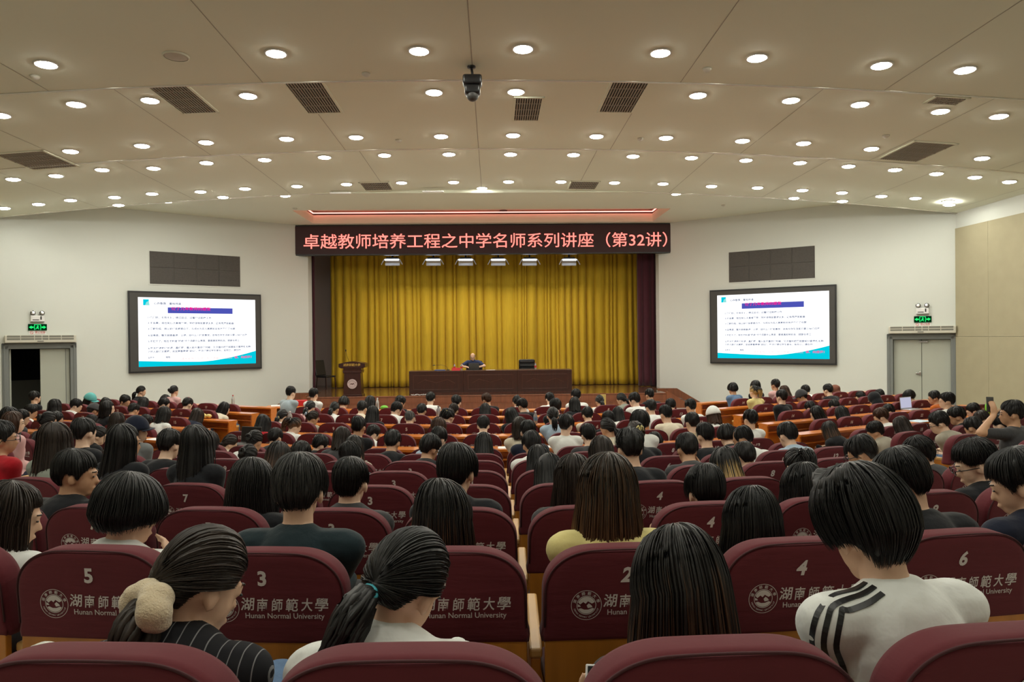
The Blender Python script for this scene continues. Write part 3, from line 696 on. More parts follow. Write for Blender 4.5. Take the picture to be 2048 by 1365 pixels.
# lectern
lx = at_z(713, 790, ZST).x; t = empty('lectern', (lx, 21.15, ZST)); tag(t, 'dark mahogany lectern with a white round crest and gilt lettering on stage', 'lectern')
mb = MB(); mb.loft([[(-a, -b, z), (a, -b, z), (a, b, z), (-a, b, z)] for a, b, z in ((.30, .22, 0), (.30, .22, .05), (.275, .20, .06), (.245, .19, .70), (.28, .21, .71), (.28, .21, .76))]); mb.obj('pedestal', m_mahog, t)
mb = MB(); mb.loft([[(-a, -b, z), (a, -b, z), (a, b, z), (-a, b, z)] for a, b, z in ((.28, .21, .76), (.30, .22, .78), (.27, .2, .80), (.27, .2, .86))]); mb.obj('neck', m_mahogl, t)
mb = MB(); n = 16; top = [(-.40, .90), (-.40, .98)] + [(-.40 + .8 * k / n, 1.0 + .065 * math.sin(pi * k / n)) for k in range(n + 1)] + [(.40, .98), (.40, .90), (.33, .86), (-.33, .86)]
mb.add([(x, -.27, z) for x, z in top] + [(x, .27, z) for x, z in top], [tuple(range(len(top)))[::-1], tuple(range(len(top), 2 * len(top)))] + [(k, (k + 1) % len(top), (k + 1) % len(top) + len(top), k + len(top)) for k in range(len(top))]); mb.obj('top', m_mahog, t)
gold = mat('gilt_letters', (.55, .36, .08), .4, metal=.5)
mb = MB(); text_on(mb, '湖南師範大學', .52, .085, lambda x, z: (x, -.274, .965 + z), 0, 0, .012, .15); mb.obj('lettering', gold, t)
mb = MB(); Tm = Matrix.Translation((0, -.215, .38)) @ Matrix.Rotation(pi / 2, 4, 'X'); mb.lathe([(0, 0), (.148, 0), (.148, .02), (.14, .026), (0, .026)], 32, T=Tm); cr = mb.obj('crest', mat('crest_white', (.55, .42, .42), .5), t)
mb = MB(); fe = lambda x, z: (x, -.246, .38 + z); ring2d(mb, fe, 0, 0, .085, .09); arc_text(mb, fe, '湖南師範大學', 0, 0, .115, R_(160), R_(20), .03); arc_text(mb, fe, 'Hunan Normal University', 0, 0, .115, R_(200), R_(340), .02, True)
poly2d(mb, fe, [(-.07, -.03), (-.05, .01), (-.02, .03), (0, .0), (.03, .035), (.06, .01), (.07, -.02), (.04, -.0), (.02, -.02), (0, -.025), (-.02, -.005), (-.04, -.01)]); mb.obj('crest_mark', m_mahogl, cr)
mb = MB(); mb.tube([(-.15, .1, 1.05), (-.2, -.02, 1.25), (-.21, -.08, 1.38)], .006, 6); q = mb.obj('microphone_neck', m_black, t, True); mb = MB(); mb.cap((-.21, -.08, 1.38), (-.212, -.10, 1.42), .014, .017); mb.obj('microphone_head', m_black, q, True)
# executive chairs behind the desk
def exec_chair(px, Y, lab, zt=1.02):
    p = at_y(px, 730, Y); t = empty('executive_chair', (p.x, Y, ZST)); t.rotation_euler.z = pi; tag(t, lab, 'chair', 'black executive chairs on stage')
    lm = m_black
    mb = MB(); mb.bbox(-.27, .27, -.33, -.20, .50, zt, .055); q = mb.obj('backrest', lm, t, True)
    mb = MB()
    for z in (.62, .75, .88): mb.bbox(-.25, .25, -.215, -.185, z, z + .11, .03)
    mb.obj('back_pad', lm, q, True)
    mb = MB(); mb.bbox(-.26, .26, -.20, .28, .32, .41, .04); mb.obj('seat', lm, t, True)
    for s2 in (-1, 1):
        mb = MB(); mb.tube([(s2 * .27, -.20, .38), (s2 * .335, -.16, .60), (s2 * .335, .12, .60), (s2 * .27, .17, .38)], .022, 8); mb.obj('armrest', lm, t, True)
    mb = MB(); mb.tube([(0, 0, .1), (0, 0, .33)], .03, 10); mb.obj('gas_column', m_chrome, t, True)
    for k in range(5):
        a = 2 * pi * k / 5; mb = MB(); mb.tube([(0, 0, .11), (.28 * math.cos(a), .28 * math.sin(a), .07)], [.025, .018], 8); g = mb.obj('base_leg', m_black, t, True)
        mb = MB(); mb.ell((.28 * math.cos(a), .28 * math.sin(a), .032), (.025, .025, .032)); mb.obj('caster', m_black, g, True)
exec_chair(1054.5, 22.35, 'empty black leather executive chair behind the right stage desk')
exec_chair(948, 22.10, 'black leather executive chair the lecturer sits on', 1.0)
# dark wooden chair in the left wing
p = at_y(648, 778, 23.9); t = empty('wing_chair', (p.x + .05, 24.0, ZST)); t.rotation_euler.z = R_(-120); tag(t, 'dark chair standing in the shadowed left wing of the stage', 'chair')
mb = MB(); mb.bbox(-.24, .24, -.24, .24, .42, .48, .02); mb.obj('seat', m_black, t)
mb = MB(); Tm = Matrix.Translation((0, -.24, .48)) @ Matrix.Rotation(R_(12), 4, 'X'); mb.bbox(-.24, .24, -.03, .03, 0, .55, .02, T=Tm); mb.obj('backrest', m_black, t)
for sx in (-1, 1):
    for sy in (-1, 1):
        mb = MB(); mb.tube([(sx * .21, sy * .21, .43), (sx * .23, sy * .24, .004)], .018, 6); mb.obj('leg', m_mahog, t)
# cable coil on the stage edge
q = random.Random(2); mb = MB(); c0 = at_z(850, 788.5, ZST); pts = []
for k in range(60): a = k * .7; pts.append((c0.x + (k - 30) * .012 + .06 * math.cos(a), YST + .16 + .045 * math.sin(a), ZST + .012 + .03 * (q.random() ** 2)))
mb.tube(pts, .009, 6); o = mb.obj('power_cable', m_white, None, True); tag(o, 'loose white cable heaped on the stage edge before the desk', 'cable')
# ------------------------------------------------------------------ seats
SP = .5766
def outline(n=44, hw=.262, zb=.642, zt=.945, rx=.17, rz=.14):
    pts = []
    pts += [(-hw - .006, zb), (-hw - .008, zb + .02), (-hw - .001, zb + .05)]
    k = n // 2
    for i in range(k + 1):       # left corner up to the top, super-ellipse
        a = pi / 2 * i / k; c = math.cos(a) ** .85; s_ = math.sin(a) ** .85
        pts.append((-(hw - rx) - rx * c, zt - .012 - rz + rz * s_))
    pts = [(x, z + (.012 * (1 - (abs(x) / hw) ** 2) if z > .8 else 0)) for x, z in pts]      # a slight arch over the whole width
    for k in (3, 2, 1, 0): x = -(hw - rx) * k / 4; pts.append((x, zt - .012 + .012 * (1 - (x / hw) ** 2)))
    return pts + [(-x, z) for x, z in pts[-2::-1]]
def rear_y(z): return (.97 - z) * .10
OUT = outline()
def back_mesh():
    mb = MB(); ctr = (0, .79); rings = []
    for ins, y in ((.9, 0), (.5, 0), (.035, 0), (.016, .001), (.007, .004), (.010, .008), (.002, .014), (0, .03), (0, .072), (.006, .09), (.02, .104), (.05, .115), (.12, .125), (.6, .14), (.93, .14)):
        r = []
        for x, z in OUT:
            if ins < .3:
                L = math.hypot(x, z - ctr[1]); k = max(0, 1 - ins / L)
            else: k = 1 - ins
            xx, zz = x * k, ctr[1] + (z - ctr[1]) * k
            r.append((xx, rear_y(zz) + y, zz))
        rings.append(r)
    mb.loft(rings); return mb
def surf(off=.0018): return lambda x, z: (x, rear_y(z) - off, z)
ME = {}
mb = back_mesh(); ME['back'] = mb.mesh('backrest'); ME['back'].materials.append(m_cover)
mb = MB(); mb.tube([(x * .985, rear_y(z) + .0035, .79 + (z - .79) * .985) for x, z in OUT[2:-2]], .0032, 5); ME['seam'] = mb.mesh('piping'); ME['seam'].materials.append(m_seam)
mb = MB(); mb.bbox(-.258, .258, .035, .06, .06, .66, .004); ME['panel'] = mb.mesh('back_panel', False); ME['panel'].materials.append(m_amber)
mb = MB(); mb.bbox(-.232, .232, .15, .56, .31, .410, .035); ME['cushion'] = mb.mesh('seat_cushion'); ME['cushion'].materials.append(m_cushion)
mb = MB(); mb.bbox(-.016, .016, .07, .54, .0, .578, .004); ME['arm'] = mb.mesh('side_panel', False); ME['arm'].materials.append(m_amber)
mb = MB(); mb.bbox(-.0215, .0215, .066, .55, .578, .610, .008); ME['armtop'] = mb.mesh('armrest_cap', False); ME['armtop'].materials.append(m_arm)
mb = MB(); emblem(mb, surf(), -.127, .765, .049); ME['emblem'] = mb.mesh('emblem', False); ME['emblem'].materials.append(m_print)
mb = MB()
for i, (ch, w_, dz) in enumerate(zip('湖南師範大學', (.046, .036, .038, .042, .038, .044), (.002, 0, -.001, 0, .001, .002))):
    text_on(mb, ch, w_, .043, surf(), -.050 + i * .0475, .776 + dz, .012, .12)
text_on(mb, 'Hunan Normal University', .255, .0235, surf(), .068, .737, .006)
ME['letters'] = mb.mesh('lettering', False); ME['letters'].materials.append(m_print)
NUM = {}
def num_mesh(n):
    if n not in NUM:
        mb = MB(); v, f, d = text_data(str(n), 1, .035, .22 if n % 2 == 0 else .0); k = .05 / d[1]
        mb.add([surf()(p[0] * k, p[1] * k + .862) for p in v], f); m = mb.mesh('seat_number', False); m.materials.append(m_print); NUM[n] = m
    return NUM[n]
ROWN = ['nearest row', 'second row', 'third row', 'fourth row', 'fifth row', 'sixth row', 'seventh row', 'eighth row', 'ninth row', 'tenth row', 'eleventh row', 'twelfth row', 'thirteenth row']
SEATS = {}
def seat(row, n, s, arms=(1,)):
    p, ph = arc(row, s)
    t = empty('auditorium_seat', p, ph)
    tag(t, 'maroon-covered auditorium seat number %d, in the %s from the camera' % (n, ROWN[row]), 'seat', 'rows of maroon auditorium seats')
    b = put('backrest', ME['back'], None, t)
    put('piping', ME['seam'], None, b); put('emblem', ME['emblem'], None, b); put('lettering', ME['letters'], None, b); put('seat_number', num_mesh(n), None, b)
    put('back_panel', ME['panel'], None, t); put('seat_cushion', ME['cushion'], None, t)
    for sg in arms:
        a = put('armrest', ME['arm'], None, t); a.location.x = sg * SP / 2; q = put('armrest_cap', ME['armtop'], None, a)
    SEATS[(row, n)] = s
def seat_s(n):
    if n % 2: k = (n - 1) // 2; return -.2883 - k * SP if n <= 13 else -5.68 - (k - 7) * SP
    k = n // 2 - 1; return .2883 + k * SP if n <= 12 else 5.05 + (k - 6) * SP
for row in range(12):
    ns = list(range(1, 14, 2)) + list(range(2, 13, 2))
    if row >= 4: ns += list(range(15, 30, 2)) + list(range(14, 29, 2))
    for n in ns:
        s = seat_s(n); p, ph = arc(row, s)
        x, y, z = proj(p + Vector((0, 0, .9)))
        if z < .3 or x < -520 / z or x > 2058 + 520 / z: continue
        if abs(p.x - XC) > SIDE - .35: continue
        arms = [-1 if n % 2 else 1]
        if n in (1, 15, 14): arms = [-1, 1]
        seat(row, n, s, arms)
# ------------------------------------------------------------------ desks before the front rows
def desk(row, s0, s1, lab, comps, far=1.0):
    t = empty('lecture_desk', arc(row, (s0 + s1) / 2, .75)[0]); O = t.location.copy(); tag(t, lab, 'desk', 'orange veneer lecture desks')
    n = max(6, int((s1 - s0) / .3))
    def strip(d0, d1, z0, z1, a=s0, b=s1):
        m = MB(); rings = []
        for i in range(n + 1):
            s = a + (b - a) * i / n; rings.append([arc(row, s, d)[0] - O + Vector((0, 0, z)) for d, z in ((d0, z0), (d1, z0), (d1, z1), (d0, z1))])
        return m.loft(rings)
    strip(.74, far, .78, .81).obj('desktop', m_deskwood, t)
    strip(far - .045, far - .02, .10, .78, s0 + .03, s1 - .03).obj('front_panel', m_deskwood, t)
    strip(.80, far - .045, .66, .675, s0 + .03, s1 - .03).obj('shelf', m_deskwood, t)
    for s in [s0, s1 - .03]: 
        m = MB(); rings = []
        for q in (s, s + .03): rings.append([arc(row, q, d)[0] - O + Vector((0, 0, z)) for d, z in ((.76, .0), (far - .02, .0), (far - .02, .78), (.76, .78))])
        m.loft(rings).obj('end_panel', m_deskwood, t)
    for k in range(1, comps):
        s = s0 + (s1 - s0) * k / comps; m = MB(); rings = []
        for q in (s, s + .025): rings.append([arc(row, q, d)[0] - O + Vector((0, 0, z)) for d, z in ((.84, .30), (far - .045, .30), (far - .045, .78), (.84, .78))])
        m.loft(rings).obj('divider', m_deskwood, t)
DESKTOP = .81
for row in range(7, 12):
    desk(row, -.58 - 6 * SP, .58 + 5 * SP, 'long orange veneer desk in front of the centre seats of the %s' % ROWN[row], 4)
for row in range(7, 12):
    for sd, a in ((-1, -5.26), (1, 4.63)):
        e = a + sd * 9.5 * SP
        while abs(arc(row, e, .7)[0].x - XC) > SIDE - .3: e -= sd * .1
        desk(row, min(a, e), max(a, e), 'orange veneer desk with open shelf, %s side block, %s' % ('left' if sd < 0 else 'right', ROWN[row]), 3, .95)
# ------------------------------------------------------------------ people
def skin_mat(name, c): 
    m = mat(name, c, .5, noise=((12, 12, 12), .06)); m.node_tree.nodes['Principled BSDF'].inputs['Subsurface Weight'].default_value = 0.0; return m
m_skin = [skin_mat('skin', S2L(226, 186, 156)), skin_mat('skin_fair', S2L(236, 200, 172)), skin_mat('skin_tan', S2L(206, 160, 126))]
def hair_mat(name, root, tip=None, span=None):
    m = bpy.data.materials.new(name); m.use_nodes = True; nt = m.node_tree; N = nt.nodes; L = nt.links; B = N['Principled BSDF']
    B.inputs['Roughness'].default_value = .42; B.inputs['Specular IOR Level'].default_value = .38
    uv = N.new('ShaderNodeUVMap'); uv.uv_map = 'strand'
    mp = N.new('ShaderNodeMapping'); mp.inputs['Scale'].default_value = (190, 3.5, 1); L.new(uv.outputs[0], mp.inputs[0])
    nz = N.new('ShaderNodeTexNoise'); nz.inputs['Scale'].default_value = 1; nz.inputs['Detail'].default_value = 3; L.new(mp.outputs[0], nz.inputs['Vector'])
    r = N.new('ShaderNodeValToRGB'); r.color_ramp.elements[0].position = .3; r.color_ramp.elements[1].position = .75
    r.color_ramp.elements[0].color = (*[c * .45 for c in root], 1); r.color_ramp.elements[1].color = (*[min(1, c * 1.9) for c in root], 1)
    L.new(nz.outputs[0], r.inputs[0]); out = r.outputs[0]
    if tip:
        r2 = N.new('ShaderNodeValToRGB'); r2.color_ramp.elements[0].position = .3; r2.color_ramp.elements[1].position = .75
        r2.color_ramp.elements[0].color = (*[c * .45 for c in tip], 1); r2.color_ramp.elements[1].color = (*[min(1, c * 1.6) for c in tip], 1)
        L.new(nz.outputs[0], r2.inputs[0])
        sx = N.new('ShaderNodeSeparateXYZ'); L.new(uv.outputs[0], sx.inputs[0])
        ad = N.new('ShaderNodeMath'); ad.operation = 'MULTIPLY_ADD'; L.new(nz.outputs[0], ad.inputs[0]); ad.inputs[1].default_value = .5; L.new(sx.outputs[1], ad.inputs[2])
        mr = N.new('ShaderNodeMapRange'); mr.inputs[1].default_value = span[0] + .25; mr.inputs[2].default_value = span[1] + .25; L.new(ad.outputs[0], mr.inputs[0])
        mx = N.new('ShaderNodeMix'); mx.data_type = 'RGBA'; L.new(mr.outputs[0], mx.inputs[0]); L.new(out, mx.inputs[6]); L.new(r2.outputs[0], mx.inputs[7]); out = mx.outputs[2]
    L.new(out, B.inputs['Base Color'])
    bp = N.new('ShaderNodeBump'); bp.inputs['Strength'].default_value = .55; bp.inputs['Distance'].default_value = .004
    L.new(nz.outputs[0], bp.inputs['Height']); L.new(bp.outputs[0], B.inputs['Normal'])
    return m
HM = {'bk': hair_mat('black_hair', (.010, .0092, .009)), 'db': hair_mat('dark_brown_hair', (.022, .014, .010)),
      'br': hair_mat('brown_hair', (.026, .018, .012), (.12, .058, .026), (.10, .62)), 'rb': hair_mat('chestnut_hair', (.050, .022, .012)),
      'om': hair_mat('ombre_hair', (.013, .011, .010), (.15, .070, .030), (.38, .85)), 'gr': hair_mat('greying_hair', (.026, .025, .024)),
      'bl': hair_mat('blonde_tipped_hair', (.012, .011, .010), (.55, .36, .13), (.45, .62)), 'gy': hair_mat('grey_hair', (.09, .085, .08))}
HN = {'bk': 'black', 'db': 'dark brown', 'br': 'brown', 'rb': 'chestnut', 'om': 'dark brown-tipped', 'gr': 'greying', 'bl': 'blonde-tipped', 'gy': 'grey'}
_cm = {}
CC = {'w': ('white', (232, 234, 230)), 'k': ('black', (26, 28, 32)), 'n': ('navy', (28, 34, 52)), 'g': ('grey', (120, 124, 124)), 'c': ('cream', (222, 212, 190)),
      'b': ('light blue', (168, 188, 206)), 'r': ('red', (170, 22, 34)), 'p': ('pink', (214, 170, 168)), 'o': ('orange', (190, 98, 34)), 'y': ('pale yellow', (222, 208, 140)),
      'v': ('olive green', (150, 156, 84)), 't': ('dark teal', (30, 46, 52)), 'd': ('dark grey', (62, 62, 64)), 'm': ('maroon', (80, 28, 34)), 's': ('grey-blue', (158, 172, 180)),
      'h': ('grey-beige', (168, 162, 146)), 'j': ('denim blue', (92, 118, 150)), 'e': ('beige', (190, 170, 140)), 'l': ('grey-green', (140, 146, 134))}
def cloth(code):
    if code not in _cm: _cm[code] = mat(CC[code][0].replace(' ', '_').replace('-', '_') + '_cloth', S2L(*CC[code][1]), .85, spec=.2, noise=((9, 9, 9), .05), bump=((9, 9, 7), .35, .03), sheen=.15)
    return _cm[code]
m_trouser = cloth('d')
def remesh(mb, vox, smooth=4, name='m', disp=0):
    me = mb.mesh(name); o = bpy.data.objects.new('tmp', me); C.objects.link(o)
    r = o.modifiers.new('r', 'REMESH'); r.mode = 'VOXEL'; r.voxel_size = vox; r.use_smooth_shade = True
    s_ = o.modifiers.new('s', 'SMOOTH'); s_.factor = .5; s_.iterations = smooth
    dg = bpy.context.evaluated_depsgraph_get(); out = bpy.data.meshes.new_from_object(o.evaluated_get(dg)); out.name = name
    bpy.data.objects.remove(o); bpy.data.meshes.remove(me)
    out.polygons.foreach_set('use_smooth', [True] * len(out.polygons)); return out
def ik(S0, T, l1, l2, pole):
    S0 = Vector(S0); T = Vector(T); d = T - S0; L = d.length
    if L > (l1 + l2) * .995: T = S0 + d * ((l1 + l2) * .995 / L); d = T - S0; L = d.length
    u = d / L; a = (l1 * l1 - l2 * l2 + L * L) / (2 * L); hh = math.sqrt(max(0, l1 * l1 - a * a))
    p = Vector(pole); p = (p - u * p.dot(u)).normalized()
    return S0 + u * a + p * hh, T
def hand(mb, W, d, n, sx, curl=.7, k=1.0):
    """palm and five fingers at wrist W: d = direction, n = palm normal, sx = which side the thumb is on"""
    d = Vector(d).normalized(); n = Vector(n); n = (n - d * n.dot(d)).normalized(); s_ = d.cross(n) * sx
    mb.ell(W + d * .048 * k, (.040 * k, .052 * k, .017 * k), Matrix((s_, d, n)).transposed())
    for i, (o, ln) in enumerate(((.028, .070), (.0095, .078), (-.0095, .073), (-.027, .058))):
        p0 = W + d * (.092 - abs(o) * .25) * k + s_ * o * k; a = curl * (.5 + .1 * i)
        d1 = (d * math.cos(a) + n * math.sin(a)); d2 = (d * math.cos(a * 2.1) + n * math.sin(a * 2.1))
        p1 = p0 + d1 * ln * .52 * k; p2 = p1 + d2 * ln * .5 * k
        mb.cap(p0 - d * .012, p1, .0095 * k, .0088 * k, 7); mb.cap(p1, p2, .0088 * k, .0072 * k, 7)
    t0 = W + d * .022 * k + s_ * .028 * k; t1 = t0 + (d * .55 + s_ * .75 + n * .25).normalized() * .042 * k; t2 = t1 + (d * .85 + s_ * .25 + n * .45).normalized() * .034 * k
    mb.cap(t0, t1, .0125 * k, .0105 * k, 7); mb.cap(t1, t2, .0105 * k, .0085 * k, 7)
def figure(lean=5, yaw=0, pitch=5, hroll=0, arms=('lap', 'lap'), sh=.185, sleeve='short', hood=False, vox=.011, twist=0, female=False, neckl=1.0, side=0, pants=True, collar=False, tl=.475):
    """returns meshes (body, shirt, trousers) and the head matrix; the hips sit at y=.30 over the cushion"""
    la = R_(lean); u = Vector((math.sin(R_(side)), math.sin(la), math.cos(la))).normalized(); fw_ = Vector((0, math.cos(la), -math.sin(la)))
    tw = Matrix.Rotation(-R_(twist), 3, 'Z'); hip = Vector((0, .29, .535)); rt = tw @ Vector((1, 0, 0)); fw_ = tw @ fw_
    kt = tl / .475; waist = hip + u * .17 * kt; chest = hip + u * .33 * kt; nb = hip + u * tl + fw_ * .01
    S_ = {sx: nb + rt * sx * sh - u * .035 - fw_ * .005 + fw_ * .0 for sx in (-1, 1)}
    R3 = Matrix((rt, fw_, u)).transposed()
    if True:
        nu = (u * .8 + Vector((0, 0, .35)) + fw_ * .12).normalized()
        H0 = nb + nu * .066 * neckl
    Rh = Matrix.Rotation(-R_(yaw), 3, 'Z') @ Matrix.Rotation(-R_(pitch), 3, 'X') @ Matrix.Rotation(R_(hroll), 3, 'Y')
    Hc = H0 + Rh @ Vector((0, .018, .098))
    hl = lambda x, y, z: Hc + Rh @ Vector((x, y, z))
    b = MB(); f = 1.0
    sw = .93 if female else 1.0
    b.ell(hip, (.165, .115, .12), R3); b.ell(waist, (.135 * sw, .095, .15), R3); b.ell(chest, (.155 * sw, .105, .17), R3)
    b.cap(S_[-1] - rt * -.03, S_[1] - rt * .03, .058, .058); b.cap(nb - u * .05 - rt * .09, nb + u * .03, .05, .05); b.cap(nb - u * .05 + rt * .09, nb + u * .03, .05, .05)
    b.cap(nb - u * .04, hl(0, -.018, -.055), .056 * sw, .054 * sw)
    b.ell(hl(0, -.010, .018), (.074, .092, .096), Rh, 18); b.ell(hl(0, .030, -.035), (.058, .060, .082), Rh); b.ell(hl(0, .048, -.088), (.038, .036, .028), Rh)
    b.cap(hl(0, .082, .0), hl(0, .098, -.038), .007, .0115, 8); b.ell(hl(0, .084, -.072), (.022, .014, .009), Rh); b.ell(hl(0, .076, .014), (.046, .018, .010), Rh)
    for sx in (-1, 1): b.ell(hl(sx * .077, -.006, -.020), (.010, .020, .031), Rh @ Matrix.Rotation(R_(12) * sx, 3, 'Z'), 10); b.ell(hl(sx * .032, .078, -.002), (.014, .012, .008), Rh, 8)
    T = MB()
    T.ell(hip + u * .02, (.172, .125, .12), R3); T.ell(waist, (.150 * sw, .112, .16), R3); T.ell(chest, (.170 * sw, .121, .175), R3)
    T.cap(S_[-1] - rt * -.02, S_[1] - rt * .02, .072, .072)
    for sx in (-1, 1): T.cap(nb - u * .055 + rt * sx * .10, nb + u * (.030 if collar else .012) + rt * sx * .01, .056, .056)
    T.ell(chest + fw_ * -.045, (.14, .085, .15), R3)
    if collar: T.cap(nb - u * .01, nb + u * .035 + fw_ * .005, .068, .068)
    if hood:
        T.ell(nb - fw_ * .075 - u * .01, (.115, .06, .055), R3); T.ell(nb - fw_ * .05 + u * .02, (.10, .07, .035), R3)
        T.cap(nb + rt * .085, nb + fw_ * .06 - u * .05 + rt * .04, .03, .026); T.cap(nb - rt * .085, nb + fw_ * .06 - u * .05 - rt * .04, .03, .026)
    hands = {}; elb = {}
    for i, sx in enumerate((-1, 1)):
        Sh = S_[sx]; a = arms[i]; hz = None
        if a == 'lap': tgt = hip + Vector((sx * .09, .26 + (.475 - tl) * .8, .10)); n = Vector((-sx * .3, 0, -1)); d = Vector((-sx * .55, .8, -.2)); pole = (-Sh.x * 3.2, -.15, -1)
        elif a == 'desk': tgt = Vector((sx * .12, max(Sh.y + .30, hip.y + .33), max(.875, Sh.z - .20))); n = Vector((0, 0, -1)); d = Vector((-sx * .5, .85, -.1)); pole = (sx * .25, -.1, -1)
        elif a == 'chin': tgt = hl(sx * .06, .108, -.245); n = Rh @ Vector((-sx * .7, -.7, .2)); d = Rh @ Vector((-sx * .25, .22, .9)); pole = (sx * .3, .3, -.9)
        elif a == 'cheek': tgt = hl(sx * .11, .05, -.17); n = Rh @ Vector((-sx, -.1, .1)); d = Rh @ Vector((-sx * .15, -.05, 1)); pole = (sx * .35, .4, -.8)
        elif a == 'face': tgt = hl(sx * .165, .10, -.19); n = Rh @ Vector((-sx * .8, -.3, .2)); d = Rh @ Vector((-sx * .45, .1, .85)); pole = (sx * .35, .4, -.9)
        elif a == 'ear': tgt = hl(sx * .14, .06, -.14); n = Rh @ Vector((-sx * .8, -.6, 0)); d = Rh @ Vector((-sx * .3, -.3, .9)); pole = (sx * .9, .2, -.6)
        elif a == 'phone': tgt = Sh + Vector((-sx * .09, .20, -.12)); n = Vector((-sx * .5, -.8, .2)); d = Vector((-sx * .2, .3, .8)); pole = (sx * .2, -.3, -.9)
        elif a == 'up': tgt = hl(sx * .17, .16, .02); n = Vector((-sx * .4, .8, 0)); d = Vector((-sx * .1, .1, 1)); pole = (sx * .9, .1, -.8)
        else: tgt = Vector(a[0]); n = Vector(a[1]); d = Vector(a[2]); pole = a[3]
        E, W = ik(Sh, tgt, .285, .25, pole); elb[sx] = E
        b.cap(Sh, E, .047 * sw, .040 * sw); b.cap(E, W, .040 * sw, .027 * sw); hand(b, W, d, n, -sx if n.z > .5 else sx, .4 if len(a) > 3 and not isinstance(a, str) else .75); hands[sx] = (W, d, n)
        if sleeve == 'short': m_ = Sh + (E - Sh) * .72; T.cap(Sh, m_, .062, .055)
        else: T.cap(Sh, E, .063, .050); T.cap(E, W, .050, .038)
        k = hip + Vector((sx * .10, .42, .01)); an = Vector((sx * .10, k.y + .02, .10))
        b.cap(hip + rt * sx * .085, k, .080, .056); b.cap(k, an, .055, .038); b.cap(an + Vector((0, -.03, -.055)), an + Vector((0, .11, -.07)), .036, .028)
    body = remesh(b, vox, 3, 'body'); shirt = remesh(T, max(vox, .010), 6, 'shirt')
    tr = None
    if pants:
        P = MB(); P.ell(hip, (.172, .122, .105), R3)
        for sx in (-1, 1): k = hip + Vector((sx * .10, .42, .01)); an = Vector((sx * .10, k.y + .02, .10)); P.cap(hip + rt * sx * .085, k, .090, .068); P.cap(k, an, .067, .055)
        tr = remesh(P, max(vox, .013), 5, 'trousers')
    Mh = Rh.to_4x4(); Mh.translation = Hc
    return dict(body=body, shirt=shirt, trousers=tr, head=Mh, hands=hands, elb=elb, nb=nb, S=S_, u=u, fw=fw_, rt=rt)

